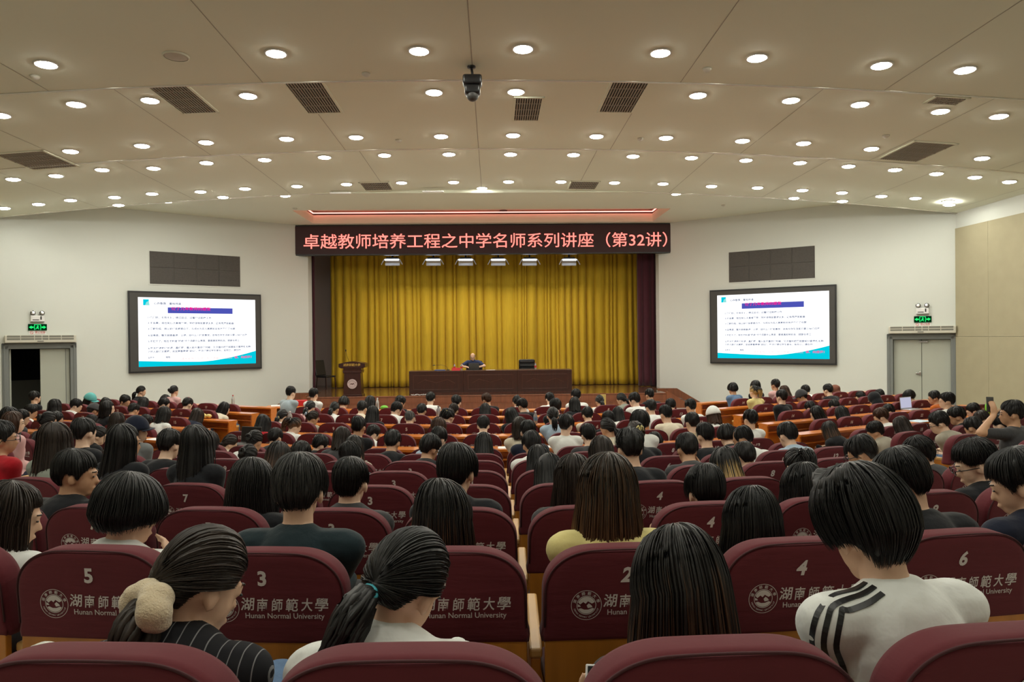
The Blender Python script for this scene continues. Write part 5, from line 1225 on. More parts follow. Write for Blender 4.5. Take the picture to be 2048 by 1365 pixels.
# px, py, row, hair, hair colour, top, looking to, arms, sleeve, extras (g glasses, c cap colour, t tie colour)
AUD = [
(181,793,10,'T','bk','m',60,1,'L','c=cap_teal'),(155,809,9,'s','bk','w',35,1,'s',''),(186,819,9,'G','gr','k',0,1,'L','c=d'),(209,804,10,'b','bk','k',60,1,'L','g'),(216,825,8,'b','bk','k',20,1,'L',''),
(250,800,10,'s','bk','d',60,4,'L',''),(282,789,11,'p','bk','k',35,0,'L','t=k'),(289,807,10,'b','bk','m',0,1,'L',''),(271,818,9,'s','bk','w',15,1,'s',''),(325,799,11,'b','bk','k',35,1,'L',''),
(329,808,10,'s','bk','g',35,1,'L',''),(329,826,9,'b','bk','w',0,1,'s',''),(350,793,11,'n','bk','p',0,1,'L','t=w'),(382,806,10,'s','bk','k',0,1,'L',''),(379,829,9,'l','db','n',10,1,'L',''),
(434,816,10,'l','bk','c',35,1,'L',''),(508,787,11,'u','bk','s',0,1,'s',''),(59,816,9,'s','bk','w',35,1,'s',''),(45,832,8,'s','bk','d',35,1,'L',''),(84,836,8,'l','bk','k',0,1,'L',''),
(113,837,7,'s','bk','d',35,2,'L',''),(178,843,8,'b','bk','k',35,1,'L',''),(237,842,8,'l','db','g',0,1,'L',''),(297,842,8,'s','bk','w',35,1,'s',''),(4,830,8,'s','bk','d',35,1,'L','g'),
(22,847,7,'b','rb','p',35,1,'L',''),(98,857,7,'k','bk','k',0,1,'L',''),(150,865,7,'p','bk','w',35,1,'s','t=k'),(203,868,7,'n','bk','k',20,1,'L',''),(50,858,6,'s','bk','w',35,1,'s',''),
(26,862,7,'s','bk','k',0,1,'L',''),(97,880,6,'l','bk','k',0,1,'L',''),(5,886,5,'s','bk','r',45,1,'L','g'),(108,907,5,'l','db','l',0,0,'L',''),(172,899,4,'s','bk','k',0,1,'L',''),
(250,905,5,'l','bk','k',20,1,'L',''),(275,892,6,'N','bk','g',60,1,'L','c=n'),(349,885,6,'c','bk','k',0,1,'L',''),(375,897,5,'b','bk','k',0,1,'L',''),(422,880,6,'b','bk','k',0,1,'L',''),
(452,884,6,'p','db','c',35,1,'L','t=k'),(519,878,6,'n','bk','w',0,1,'s',''),(552,873,7,'s','bk','k',0,1,'L',''),(557,908,5,'l','om','w',0,1,'L',''),(364,922,4,'l','bk','k',0,1,'L',''),
(408,932,3,'n','bk','c',0,1,'L','t=c'),(272,943,3,'n','db','k',45,4,'L','g'),(262,918,4,'b','gr','b',0,1,'L',''),(602,905,5,'s','bk','k',0,1,'L',''),(637,887,6,'s','bk','k',35,1,'L',''),
(693,872,7,'b','db','d',0,1,'L',''),(698,892,5,'l','om','c',0,1,'L',''),(745,873,6,'s','bk','w',35,1,'s',''),(785,877,6,'s','bk','k',0,1,'L',''),(722,910,4,'s','bk','t',-20,3,'s',''),
(872,872,6,'s','bk','b',35,1,'s',''),(856,892,5,'c','bk','k',45,3,'L','g'),(966,884,6,'l','bk','g',0,1,'L','h'),(587,849,8,'P','om','w',35,1,'L','t=w'),(732,850,8,'s','bk','k',0,1,'L',''),
(872,851,8,'w','rb','w',35,1,'s',''),(967,845,8,'s','bk','w',0,1,'s',''),(1028,827,9,'l','bk','k',-20,1,'L',''),(561,830,9,'p','bk','w',0,1,'s','t=y'),(526,841,8,'l','bk','r',0,1,'L',''),
(621,835,9,'k','db','h',35,1,'L','t=b'),(790,816,10,'s','bk','w',35,1,'s',''),(746,829,9,'l','bk','k',0,1,'L',''),(843,820,10,'s','bk','g',0,1,'L',''),(820,834,9,'z','gy','s',0,1,'L','h'),
(894,829,9,'P','bk','m',35,1,'L','t=y'),(908,819,10,'s','db','k',0,1,'L',''),(971,819,10,'b','bk','k',0,1,'L',''),(687,804,11,'w','bk','o',0,1,'L',''),(669,815,10,'p','bk','w',0,1,'s','t=y'),
(724,813,10,'s','bk','c',0,1,'s',''),(740,802,11,'l','bk','w',0,1,'L',''),(797,802,11,'s','bk','k',35,1,'L',''),(862,796,11,'s','bk','w',0,1,'s',''),(912,803,11,'c','bk','k',0,1,'L',''),
(977,799,11,'s','rb','k',-35,1,'L',''),(628,791,11,'s','bk','w',15,1,'s',''),(622,812,10,'p','bk','p',0,1,'L','t=p'),(1033,799,11,'P','bk','w',0,1,'s','t=w'),(1051,810,10,'s','bk','k',-35,1,'L',''),
(1104,796,11,'s','bk','w',0,1,'s',''),(1143,789,11,'s','bk','w',0,1,'s',''),(1146,806,10,'b','bk','k',0,1,'L',''),(1113,812,10,'s','bk','k',-35,1,'L',''),(1189,800,11,'p','bk','w',0,1,'s','t=k'),
(1242,796,11,'p','bk','l',-50,1,'L','t=k'),(1273,798,11,'s','bk','w',-20,1,'s',''),(1300,788,11,'u','bk','k',0,1,'L',''),(1300,812,10,'s','bk','w',0,1,'s',''),(1341,809,11,'s','bk','d',0,1,'L',''),
(1379,811,10,'u','bk','w',0,1,'s',''),(1176,828,9,'s','bk','c',0,1,'L',''),(1090,828,9,'p','bk','b',0,1,'L','t=k'),(1235,827,9,'b','bk','w',0,1,'L',''),(1333,823,9,'u','bk','c',0,1,'s',''),
(1129,847,8,'s','bk','w',20,1,'L',''),(1215,839,8,'s','bk','k',0,1,'L',''),(1274,840,8,'w','bk','w',20,1,'s',''),(1383,841,8,'s','bk','e',0,2,'L',''),(1425,834,8,'W','rb','w',0,1,'L','c=w'),
(1041,849,8,'b','db','c',0,1,'L',''),(1049,859,7,'s','bk','n',0,1,'L',''),(1220,852,7,'p','bk','c',-45,4,'s','t=k'),(1269,862,7,'k','db','k',0,1,'L','t=y'),(1179,869,7,'s','bk','d',0,4,'s',''),
(1065,881,6,'s','bk','w',0,1,'s',''),(1259,892,5,'c','bk','k',0,1,'L',''),(1320,882,6,'w','bk','k',0,1,'L',''),(1374,892,4,'s','bk','d',-15,2,'L',''),(1409,869,5,'u','bk','k',0,1,'s',''),
(1458,867,6,'w','bk','k',-15,1,'L',''),(1487,871,5,'z','bk','w',-35,1,'s',''),(1505,860,7,'s','bk','w',0,1,'s',''),(1202,899,4,'b','db','k',0,1,'L',''),(1080,916,4,'l','bk','k',0,1,'L',''),
(1100,940,3,'l','bk','g',0,1,'L',''),(1294,914,3,'s','bk','k',0,1,'s',''),(1453,926,3,'l','bl','k',0,1,'L',''),(1487,909,4,'s','bk','k',0,1,'L',''),(1620,925,3,'P','bk','k',0,1,'L','t=w'),
(1464,784,11,'w','bk','j',0,1,'L',''),(1508,778,11,'b','bk','k',0,1,'L',''),(1508,797,10,'P','bl','y',0,1,'L','t=k'),(1549,778,11,'s','bk','p',0,1,'s',''),(1565,781,11,'l','rb','m',0,1,'L',''),
(1562,800,9,'s','bk','k',0,1,'s',''),(1596,791,10,'G','bk','c',-35,1,'L','c=d'),(1611,779,11,'s','bk','w',0,1,'s',''),(1655,778,11,'s','bk','k',0,1,'L',''),(1671,780,10,'R','bk','v',0,1,'L','h'),
(1615,814,9,'s','bk','m',0,1,'L',''),(1628,827,8,'b','bk','b',-35,1,'L',''),(1666,814,9,'s','bk','k',0,1,'L',''),(1681,825,8,'b','bk','k',0,1,'L',''),(1713,795,10,'p','bk','c',-45,1,'L','t=k'),
(1746,797,10,'H','bk','k',0,1,'L',''),(1757,788,11,'s','bk','k',0,1,'L',''),(1812,790,9,'w','bk','c',-35,1,'L','h'),(1868,793,8,'u','bk','o',-35,1,'L',''),(1895,797,7,'s','bk','w',-45,1,'L',''),
(1933,821,7,'s','bk','r',-20,1,'L','h'),(1918,829,6,'c','bk','k',-35,1,'L',''),(1765,829,7,'s','rb','w',-35,1,'s',''),(1803,849,7,'b','db','j',0,1,'L',''),(1768,864,6,'c','bk','h',-20,1,'L',''),
(1775,845,7,'s','bk','c',-20,1,'s',''),(1876,839,5,'s','bk','h',-35,1,'s','g'),(1927,851,6,'s','bk','k',0,1,'L',''),(1966,835,6,'s','db','c',-20,1,'L',''),(1995,851,5,'c','bk','k',0,1,'L',''),
(2037,834,6,'w','bk','w',-45,1,'s',''),(1566,861,7,'s','bk','b',-15,1,'L',''),(1642,879,6,'l','om','k',0,1,'L',''),(1758,899,4,'s','bk','w',-45,3,'s','g'),(1888,904,4,'c','bk','d',-45,1,'s',''),
(1738,930,3,'b','bk','k',0,1,'L',''),(2056,884,4,'s','bk','d',-20,5,'s','')]
TIE = {}
def tie(c):
    if c not in TIE: TIE[c] = mat('hair_tie_' + CC[c][0].replace(' ', '_'), S2L(*CC[c][1]), .7)
    return TIE[c]
m_teal = mat('teal_cap', S2L(96, 178, 176), .8)
STY = {'s': 'short', 'u': 'cropped', 'z': 'buzzed', 'w': 'bowl-cut', 'b': 'bobbed', 'l': 'long', 'p': 'ponytailed', 'P': 'high-ponytailed', 'n': 'pinned-up', 'k': 'clipped-up', 'c': 'curly', 'q': 'tousled'}
TAKEN = set(); LAT = {}
# ---- the people of the three nearest rows, each posed on its own
def near(px, py, row, hc, hcol, top, lab, lean=20, yaw=0, pitch=12, hroll=0, arms=('lap', 'lap'), sh=.185, sleeve='short', hood=False, female=False, glasses=False, band=None, trouser=None, seed=0, topm=None, twist=0, sc=(.92, 1.08), vox=.0075, side=0, skin=0, collar=False, neckl=1.0, hscale=1.0):
    tries = []; lean = min(lean, 9)
    for n in [k[1] for k in SEATS if k[0] == row and k not in TAKEN]:
        q_ = proj(arc(row, SEATS[(row, n)], .4)[0] + Vector((0, 0, 1)))
        if q_[2] > .3 and abs(q_[0] - px) < 700 / q_[2] + 60: tries += [(*fit_seated(row, SEATS[(row, n)] + ds, px, py, lean, yaw, pitch, hroll, neckl), n, ds) for ds in (-.06, -.03, 0, .03, .06)]
    side, tl, err, n, ds = min(tries, key=lambda t: t[2] + abs(t[0])); TAKEN.add((row, n)); s = SEATS[(row, n)] + ds
    LAT.setdefault(row, []).append(s + .45 * math.sin(R_(side)))
    sh = min(sh, .193 if row < 2 else .175)
    fig = figure(lean, yaw, pitch, hroll, arms, sh, sleeve, hood, vox, twist, female, neckl, side, True, collar, tl)
    o = dress(None, fig, hc, HM[hcol], topm or cloth(top), m_skin[skin], seed, True, trouser, glasses, band, None, abs(yaw) > 15)
    for ch in o.children:
        if ch.name.startswith('hair') and hscale != 1: ch.matrix_local = fig['head'] @ Matrix.Scale(hscale, 4)
    for sx in (-1, 1):
        q = put('shoe', ME['shoe'], None, o); setmat(q, m_white if (seed + row) % 2 else m_black); q.location = (sx * .10, .71, .0)
    sit(o, row, s)
    tag(o, lab, 'person'); return o, fig
mb = MB(); mb.ell((0, .03, .042), (.046, .135, .040)); mb.ell((0, -.045, .065), (.044, .055, .06)); ME['shoe'] = remesh(mb, .009, 3, 'shoe')
def pinstripe():
    m = mat('pinstripe_wool', S2L(36, 36, 40), .85, spec=.2); nt = m.node_tree; N = nt.nodes; L = nt.links
    tc = N.new('ShaderNodeTexCoord'); sp_ = N.new('ShaderNodeSeparateXYZ'); L.new(tc.outputs['Object'], sp_.inputs[0])
    w_ = N.new('ShaderNodeMath'); w_.operation = 'MULTIPLY'; w_.inputs[1].default_value = 38; L.new(sp_.outputs[0], w_.inputs[0])
    f = N.new('ShaderNodeMath'); f.operation = 'FRACT'; L.new(w_.outputs[0], f.inputs[0]); g = N.new('ShaderNodeMath'); g.operation = 'LESS_THAN'; g.inputs[1].default_value = .09; L.new(f.outputs[0], g.inputs[0])
    mx = N.new('ShaderNodeMix'); mx.data_type = 'RGBA'; mx.inputs[6].default_value = (*S2L(36, 36, 40), 1); mx.inputs[7].default_value = (*S2L(130, 130, 132), 1); L.new(g.outputs[0], mx.inputs[0]); L.new(mx.outputs[2], N['Principled BSDF'].inputs['Base Color']); return m
m_jeans = mat('light_jeans', S2L(92, 118, 150), .85, noise=((40, 40, 40), .15), bump=((300, 300, 300), .2, .003))
def phone(o, fig, side, lab, body, scr=True, tilt=0):
    W, d, n = fig['hands'][side]; d = Vector(d).normalized(); n = Vector(n).normalized(); n = (n - d * n.dot(d)).normalized()
    Mw = o.matrix_world if False else Matrix.Translation(o.location) @ o.rotation_euler.to_matrix().to_4x4() @ Matrix.Diagonal((*o.scale, 1))
    T = Matrix((d.cross(n), n, d)).transposed().to_4x4(); T.translation = W + d * .105 + n * .046
    t = empty('phone'); t.matrix_world = Mw @ T; tag(t, lab, 'phone')
    mb = MB(); mb.bbox(-.036, .036, -.004, .004, -.075, .075, .003); mb.obj('case', body, t, True)
    mb = MB(); mb.box(-.033, .033, .0035, .0046, -.071, .071); mb.obj('screen', m_phonescr if scr else m_black, t)
    return t
PA, fA = near(405, 1167, 0, 'S', 'db', 'k', 'person in a black pinstripe jacket, hair tied with a fluffy cream scrunchie, looking down', 24, 38, 26, 0, ('lap', ((.14, .58, .50), (-.5, -.6, .5), (-.4, .5, .6), (-.4, -.2, -1))), .175, 'long', female=True, topm=pinstripe(), trouser=m_jeans, sc=(.96, 1.04), hscale=1.05)
hA = [c for c in PA.children if c.name.startswith('hair')][0]
mb = MB(); q = random.Random(4)
for k in range(9):
    a = R_(-15 + 210 * k / 8); mb.ell((.028 + .044 * math.cos(a), -.112 - .006 * math.sin(a * 3), -.070 + .034 * math.sin(a)), (.026 + .006 * (k % 2), .038, .026 + .006 * (k % 2)), Matrix.Rotation(-a, 3, 'Y'))
sm = remesh(mb, .0045, 5, 'scrunchie'); m_scr = mat('cream_plush', S2L(226, 206, 172), .95, noise=((60, 60, 60), .08), bump=((260, 260, 260), .8, .006), sheen=.5); sm.materials.append(m_scr)
sc_ = put('scrunchie', sm, None, hA); sc_['label'] = 'fluffy cream scrunchie'
PB, fB = near(815, 1169, 0, 'p', 'bk', 'w', 'person in a white hooded top with a teal hair tie and messy low ponytail', 24, 32, 28, 8, ('lap', 'lap'), .175, 'long', True, True, band=mat('teal_tie', S2L(60, 160, 175), .6), sc=(.96, 1.04), seed=5, hscale=1.03)
PC, fC = near(1358, 1180, 0, 'l', 'om', 'w', 'person with long brown-tipped hair in a pale top holding a white phone', 24, -8, 26, 0, (((-.20, .56, .47), (.4, -.8, .3), (.1, .35, .9), (.4, -.2, -1)), 'lap'), .17, 'short', female=True, sc=(.96, 1.04), seed=2, topm=mat('pale_blue_white_cloth', S2L(206, 216, 218), .85), hscale=1.11)
PD, fD = near(1732, 1060, 0, 'q', 'bk', 'w', 'person with tousled black hair in a white tee with three black shoulder stripes', 15, -6, 24, -6, ('lap', 'lap'), .205, 'short', sc=(.96, 1.06), seed=4, twist=-8, hscale=1.1)
phone(PC, fC, -1, 'white phone in the hand of the long-haired person in the nearest row', m_white, False)
phone(PA, fA, 1, 'phone in the hand of the person in the pinstripe jacket', m_bezel, True)
def stripes(o, fig, sx, mat_):
    sh = [c for c in o.children if c.name.startswith('shirt')][0]; bv = BVHTree.FromPolygons([v.co for v in sh.data.vertices], [p.vertices[:] for p in sh.data.polygons])
    S0 = fig['S'][sx]; nb = fig['nb']; rt = fig['rt'] * sx; u = fig['u']; fw_ = fig['fw']; ax = (fig['elb'][sx] - S0)
    A = [nb + rt * .07 - u * .03, S0 - rt * .02, S0 + ax * .30, S0 + ax * .66]
    D = [(u - fw_ * .5).normalized(), (u * .9 + rt * .45 - fw_ * .75).normalized(), (rt * .9 - fw_ * .75 + u * .35).normalized(), (rt * .9 - fw_ * .75 + u * .1).normalized()]
    for k in (-1, 0, 1):
        pts = []
        for i in range(31):
            t = i / 30 * 3; j = min(2, int(t)); f = t - j; P = A[j] * (1 - f) + A[j + 1] * f; d = (D[j] * (1 - f) + D[j + 1] * f).normalized()
            tg = (A[j + 1] - A[j]).normalized(); w_ = tg.cross(d).normalized() * (k * .024)
            hit = bv.ray_cast(P + w_ + d * .30, -d)
            if hit[0] is not None: pts.append((hit[0], hit[1]))
        for _ in range(3): pts = [pts[0]] + [((pts[i - 1][0] + pts[i][0] * 2 + pts[i + 1][0]) / 4, pts[i][1]) for i in range(1, len(pts) - 1)] + [pts[-1]]
        mb = MB(); rings = []
        for i, (p, n) in enumerate(pts):
            tg = pts[min(i + 1, len(pts) - 1)][0] - pts[max(i - 1, 0)][0]
            if tg.length < 1e-5: continue
            s_ = tg.normalized().cross(n).normalized() * .0062; n = n * .003
            rings.append([p - s_ - n * .6, p + s_ - n * .6, p + s_ + n, p - s_ + n])
        mb.loft(rings); c = mb.obj('sleeve_stripe', mat_, sh)
stripes(PD, fD, -1, m_black)
near(262, 1027, 1, 'w', 'bk', 'w', 'person with a black bowl cut raising the right hand with a tissue to the face', 24, 28, 14, 0, ('lap', 'face'), .18, 'short', seed=1, hscale=1.12, sc=(.93, 1.06))
near(26, 1032, 1, 'l', 'db', 'w', 'person with dark brown hair in a white top at the left picture edge, second row', 22, 50, 16, 0, ('lap', 'lap'), .17, 'short', female=True, seed=3)
near(600, 984, 1, 's', 'gr', 't', 'person with greying black hair and broad shoulders in a dark teal sweater', 17, -8, 10, 0, ('lap', 'lap'), .215, 'long', seed=2, sc=(.95, 1.1), hscale=1.08)
near(887, 1034, 1, 'l', 'om', 'k', 'person with long brown-tipped hair seen behind seat number 1, second row', 20, 10, 14, 0, ('lap', 'lap'), .165, 'short', female=True, seed=4, hscale=1.05)
near(1215, 985, 1, 'l', 'br', 'y', 'person with long brown hair in a pale yellow blouse', 12, 5, 8, 0, ('lap', 'lap'), .18, 'short', female=True, seed=1, hscale=1.13, collar=True)
near(1503, 1047, 1, 'l', 'bk', 'w', 'person with long straight black hair seen behind seat number 4, second row', 26, 5, 16, 0, ('lap', 'lap'), .165, 'short', female=True, seed=5, hscale=1.05, collar=True)
near(1800, 965, 1, 's', 'bk', 'k', 'person with short black hair and glasses in a black tee, head bowed left, second row', 16, -28, 22, -6, ('lap', 'lap'), .20, 'short', glasses=True, seed=1, sc=(.95, 1.1))
near(2034, 968, 1, 's', 'bk', 'n', 'person in navy at the right picture edge, head bowed left, second row', 18, -45, 20, 0, ('lap', 'lap'), .20, 'short', seed=0, sc=(.95, 1.1), hscale=1.08)
near(155, 949, 2, 's', 'bk', 'k', 'person in a black tee with a hand held over the mouth, facing right', 20, 60, 6, 0, ('lap', 'chin'), .20, 'short', seed=2, skin=2, sc=(.95, 1.1))
near(506, 972, 2, 'l', 'bk', 'k', 'person with long glossy black hair in the third row, left of the cropped head', 22, 12, 12, 0, ('lap', 'lap'), .17, 'long', female=True, seed=2, hscale=1.1)
near(702, 967, 2, 'u', 'bk', 'd', 'person with a neat black undercut in a dark grey tee, third row', 14, 0, 4, 0, ('lap', 'lap'), .19, 'short', seed=1, skin=1)
near(916, 945, 2, 's', 'bk', 'k', 'person with short black hair in the third row, just left of the middle gap', 18, 15, 10, 0, ('lap', 'lap'), .185, 'short', seed=0, hscale=1.1)
near(1147, 960, 2, 'l', 'db', 'd', 'person with long dark brown hair in the third row, just right of the middle gap', 20, 0, 12, 0, ('lap', 'lap'), .165, 'long', female=True, seed=1)
near(1410, 987, 2, 's', 'bk', 'k', 'person with thick short black hair bowed low in the third row, above seat number 4', 28, 5, 18, 0, ('lap', 'lap'), .18, 'short', seed=3, hscale=1.1)
near(1605, 980, 2, 'l', 'bk', 'k', 'person with long dark hair in the third row, right of the short-haired bowed head', 26, 0, 14, 0, ('lap', 'lap'), .165, 'long', female=True, seed=5, hscale=1.08)
near(1948, 929, 2, 'c', 'bk', 'k', 'person with wavy black hair and glasses in a black tee looking down left, third row', 16, -55, 20, 0, ('lap', 'lap'), .195, 'short', glasses=True, seed=2, skin=1, sc=(.95, 1.1))
PEOPLE = []
for i, (px, py, row, hc, hcol, top, yaw, arms, sl, ex) in enumerate(AUD):
    wom = hc in 'blpPnkTNS'; yq = min((0, 35, -35, 70, -70), key=lambda a: abs(a - yaw)); best = None
    if row < 7 and arms == 1: arms = 0
    for cand in range(max(3, row - 2), min(11, row + 2) + 1):      # everybody gets a seat of their own
        for n in [k[1] for k in SEATS if k[0] == cand and k not in TAKEN]:
            s = SEATS[(cand, n)]; q_ = proj(arc(cand, s, .4)[0] + Vector((0, 0, 1.1)))
            if abs(q_[0] - px) > 420 / q_[2] + 30: continue
            ty = py + .028 * FPX / (ROWY[cand] + .5)
            for lv, (lean, pitch, tl) in enumerate(LVL):
                for sd, ds in ((a_, b_) for a_ in SIDES for b_ in (-.05, 0, .05)):
                    if any(abs(s + ds + .45 * math.sin(R_(sd)) - q) < .50 for q in LAT.get(cand, [])): continue
                    x, y, z = proj(seat_pose(cand, s + ds, head_pos(lean, 0, pitch, 0, 1.0, tl, sd))[2])
                    cost = abs(x - px) + max(0, abs(y - ty) - 5) * .8 + abs(cand - row) * 10 + abs(sd) * .25
                    if best is None or cost < best[0]: best = (cost, cand, n, lv, sd, ty, ds)
    aisle = row == 11 and top == 's'
    if aisle: best = (0, 11, 0, 1, 0, py, 0)                          # the one on the stool in the aisle
    if best is None: continue
    _, row, n, lv, sd, ty, ds = best; TAKEN.add((row, n)); s = -4.47 if aisle else SEATS[(row, n)] + ds
    LAT.setdefault(row, []).append(s + .45 * math.sin(R_(sd)))
    fig = template(lv, yq, arms, wom, 'short' if sl == 's' else 'long', sd); H = fig['head'].translation
    sc = min((.97, .985, 1.0, 1.015, 1.03), key=lambda k: abs(proj(seat_pose(row, s, H, k)[2])[1] - ty))
    opt = dict(e.split('=') if '=' in e else (e, '1') for e in ex.split() if e)
    hm = HM[hcol]
    if hc == 'R': hm = mat('rust_scarf', S2L(120, 74, 58), .9)
    if hc == 'H': hm = cloth('k')
    cc = opt.get('c'); cm = m_teal if cc == 'cap_teal' else cloth(cc) if cc else None
    o = dress(None, fig, hc, hm, cloth(top), m_skin[i % 3], i % 5, False, cloth('kndj'[i % 4]), 'g' in opt, tie(opt['t']) if 't' in opt else None, cm, yq != 0 and row < 9)
    sit(o, row, s, sc)
    PEOPLE.append((row, s, o, hc, hcol, top, opt, fig))

# ---- labels that single out each listener
from itertools import groupby
PEOPLE.sort(key=lambda t: (t[0], t[1]))
for row, g in groupby(PEOPLE, key=lambda t: t[0]):
    for k, (r, s, o, hc, hcol, top, opt, fig) in enumerate(g):
        if hc == 'T': d = 'teal cap'
        elif hc == 'N': d = 'navy cap'
        elif hc == 'W': d = 'white cap'
        elif hc == 'G': d = 'dark cap'
        elif hc == 'R': d = 'rust head scarf'
        elif hc == 'H': d = 'black hood up'
        else: d = '%s %s hair' % (STY[hc], HN[hcol])
        tag(o, 'person, %s, %s top, %s of the listeners from left, %s' % (d, CC[top][0], ORD[k + 1] if k + 1 < len(ORD) else 'last', ROWN[row]), 'person', 'seated listeners')

fig_up = [v for k, v in _fig.items() if k[2] == ARMS[5]][0]
# ---- lecturer
p = at_y(946, 718, 22.05); fig = figure(14, 6, 22, 0, tuple(((k * .15, .70, .81), (0, 0, -1), (-k * .35, .9, -.05), (k * .9, -.35, .12)) for k in (-1, 1)), .19, 'short', vox=.008, collar=True)
L_ = put('person', fig['body']); setmat(L_, m_skin[0]); L_.location = (p.x, 22.42, ZST); L_.rotation_euler = (0, 0, pi)
c_ = put('shirt', fig['shirt'], None, L_); setmat(c_, mat('navy_polo', S2L(44, 56, 92), .85)); c_ = put('trousers', fig['trousers'], None, L_); setmat(c_, cloth('k'))
mb = MB()
for sx in (-1, 1): mb.ell((sx * .066, -.03, .012), (.018, .055, .042)); 
mb.ell((0, -.085, .0), (.062, .026, .05)); hm_ = remesh(mb, .006, 3, 'hair'); c_ = put('hair', hm_, None, L_); setmat(c_, m_black); c_.matrix_local = fig['head']
g = put('glasses', ME['glasses'], None, L_); g.matrix_local = fig['head']
mb = MB()
for sx in (-1, 1): mb.cap((sx * .018, .094, .022), (sx * .045, .088, .024), .004, .003, 6)
c_ = mb.obj('eyebrows', m_black, L_, True); c_.matrix_local = fig['head']
mb = MB(); mb.cap((-.016, .096, -.073), (.016, .096, -.073), .0045, .0045, 6); c_ = mb.obj('lips', mat('lips', S2L(170, 100, 90), .5), L_, True); c_.matrix_local = fig['head']
tag(L_, 'balding lecturer in a navy polo seated at the stage desk, reading from a laptop', 'person')
# ---- things on the stage desk
def laptop(loc, rz, lab, ang=105, lit=False, s=1.0, cmat=None):
    t = empty('laptop', loc, rz); t.scale = (s, s, s); tag(t, lab, 'laptop')
    mb = MB(); mb.bbox(-.165, .165, 0, .22, 0, .016, .004); mb.obj('keyboard_base', cmat or m_bezel, t)
    Tm = Matrix.Translation((0, .22, .014)) @ Matrix.Rotation(R_(90 - ang), 4, 'X'); mb = MB(); mb.bbox(-.165, .165, -.004, .004, 0, .215, .003, T=Tm); l = mb.obj('lid', cmat or m_bezel, t)
    mb = MB(); mb.box(-.155, .155, -.0055, -.0042, .012, .205, Tm); mb.obj('display', m_lapscr if lit else m_black, l)
laptop((at_y(948, 738, YD + .2).x, YD + .40, DZ), pi, 'open dark laptop in front of the lecturer on stage', 105)
m_clear = mat('clear_plastic', (.85, .88, .9), .15, trans=.7); m_red = mat('red_paper', S2L(190, 30, 36), .6)
def bottle(loc, lab, h=.22, r=.032, body=None, capm=None, band=None, kind='bottle'):
    t = empty('bottle', loc); tag(t, lab, kind)
    mb = MB(); mb.lathe([(r * .85, 0), (r, .008), (r, h * .62), (r * .92, h * .68), (r * .42, h * .86), (r * .40, h * .93), (0, h * .93)], 16); mb.obj('body', body or m_clear, t, True)
    mb = MB(); mb.lathe([(0, h * .92), (r * .47, h * .92), (r * .47, h), (0, h)], 14); mb.obj('screw_cap', capm or m_red, t)
    if band is not None: mb = MB(); mb.lathe([(r * 1.02, h * .28), (r * 1.03, h * .29), (r * 1.03, h * .55), (r * 1.02, h * .56)], 16); mb.obj('wrapper', band, t, True)
    return t
for px, lab in ((909, 'left clear water bottle with red cap on the stage desk by the lecturer'), (923, 'clear water bottle with red cap on the stage desk, beside the lecturer'), (1071, 'clear water bottle with red cap beside the empty executive chair')):
    bottle((at_y(px, 735, YD + .15).x, YD + .16, DZ), lab, band=m_red)
x = at_y(912, 737, YD + .05).x; t = MB(); t.add([(-.13, -.04, 0), (.13, -.04, 0), (.13, .04, 0), (-.13, .04, 0), (-.13, 0, .09), (.13, 0, .09)], [(0, 1, 2, 3)[::-1], (0, 1, 5, 4), (2, 3, 4, 5), (1, 2, 5), (3, 0, 4)])
o = t.obj('name_card', m_red); o.location = (x, YD + .04, DZ); tag(o, 'red folded name card on the stage desk left of the lecturer', 'name card')
mb = MB(); mb.bbox(-.17, .17, -.12, .12, 0, .025, .004); o = mb.obj('folder', mat('blue_folder', S2L(60, 80, 130), .6)); o.location = (at_y(880, 738, YD + .2).x, YD + .2, DZ); tag(o, 'flat blue folder lying on the left part of the stage desk', 'folder')
t = empty('gooseneck_microphone', (at_y(896, 738, YD + .25).x, YD + .28, DZ)); tag(t, 'thin black gooseneck microphone on the stage desk left of the bottles', 'microphone')
mb = MB(); mb.bbox(-.05, .05, -.04, .04, 0, .025, .006); mb.obj('base', m_black, t); mb = MB(); mb.tube([(0, 0, .02), (-.05, 0, .12), (-.2, 0, .17), (-.42, 0, .165)], .005, 6); mb.obj('neck', m_black, t, True); mb = MB(); mb.cap((-.42, 0, .165), (-.47, 0, .16), .014, .014); mb.obj('head', m_black, t, True)
mb = MB(); mb.box(-.14, .14, -.1, .1, 0, .003); o = mb.obj('paper_sheet', m_white); o.location = (at_y(927, 738, YD + .2).x + .85, YD + .13, DZ); tag(o, 'white paper sheet on the stage desk by the lecturer', 'paper')
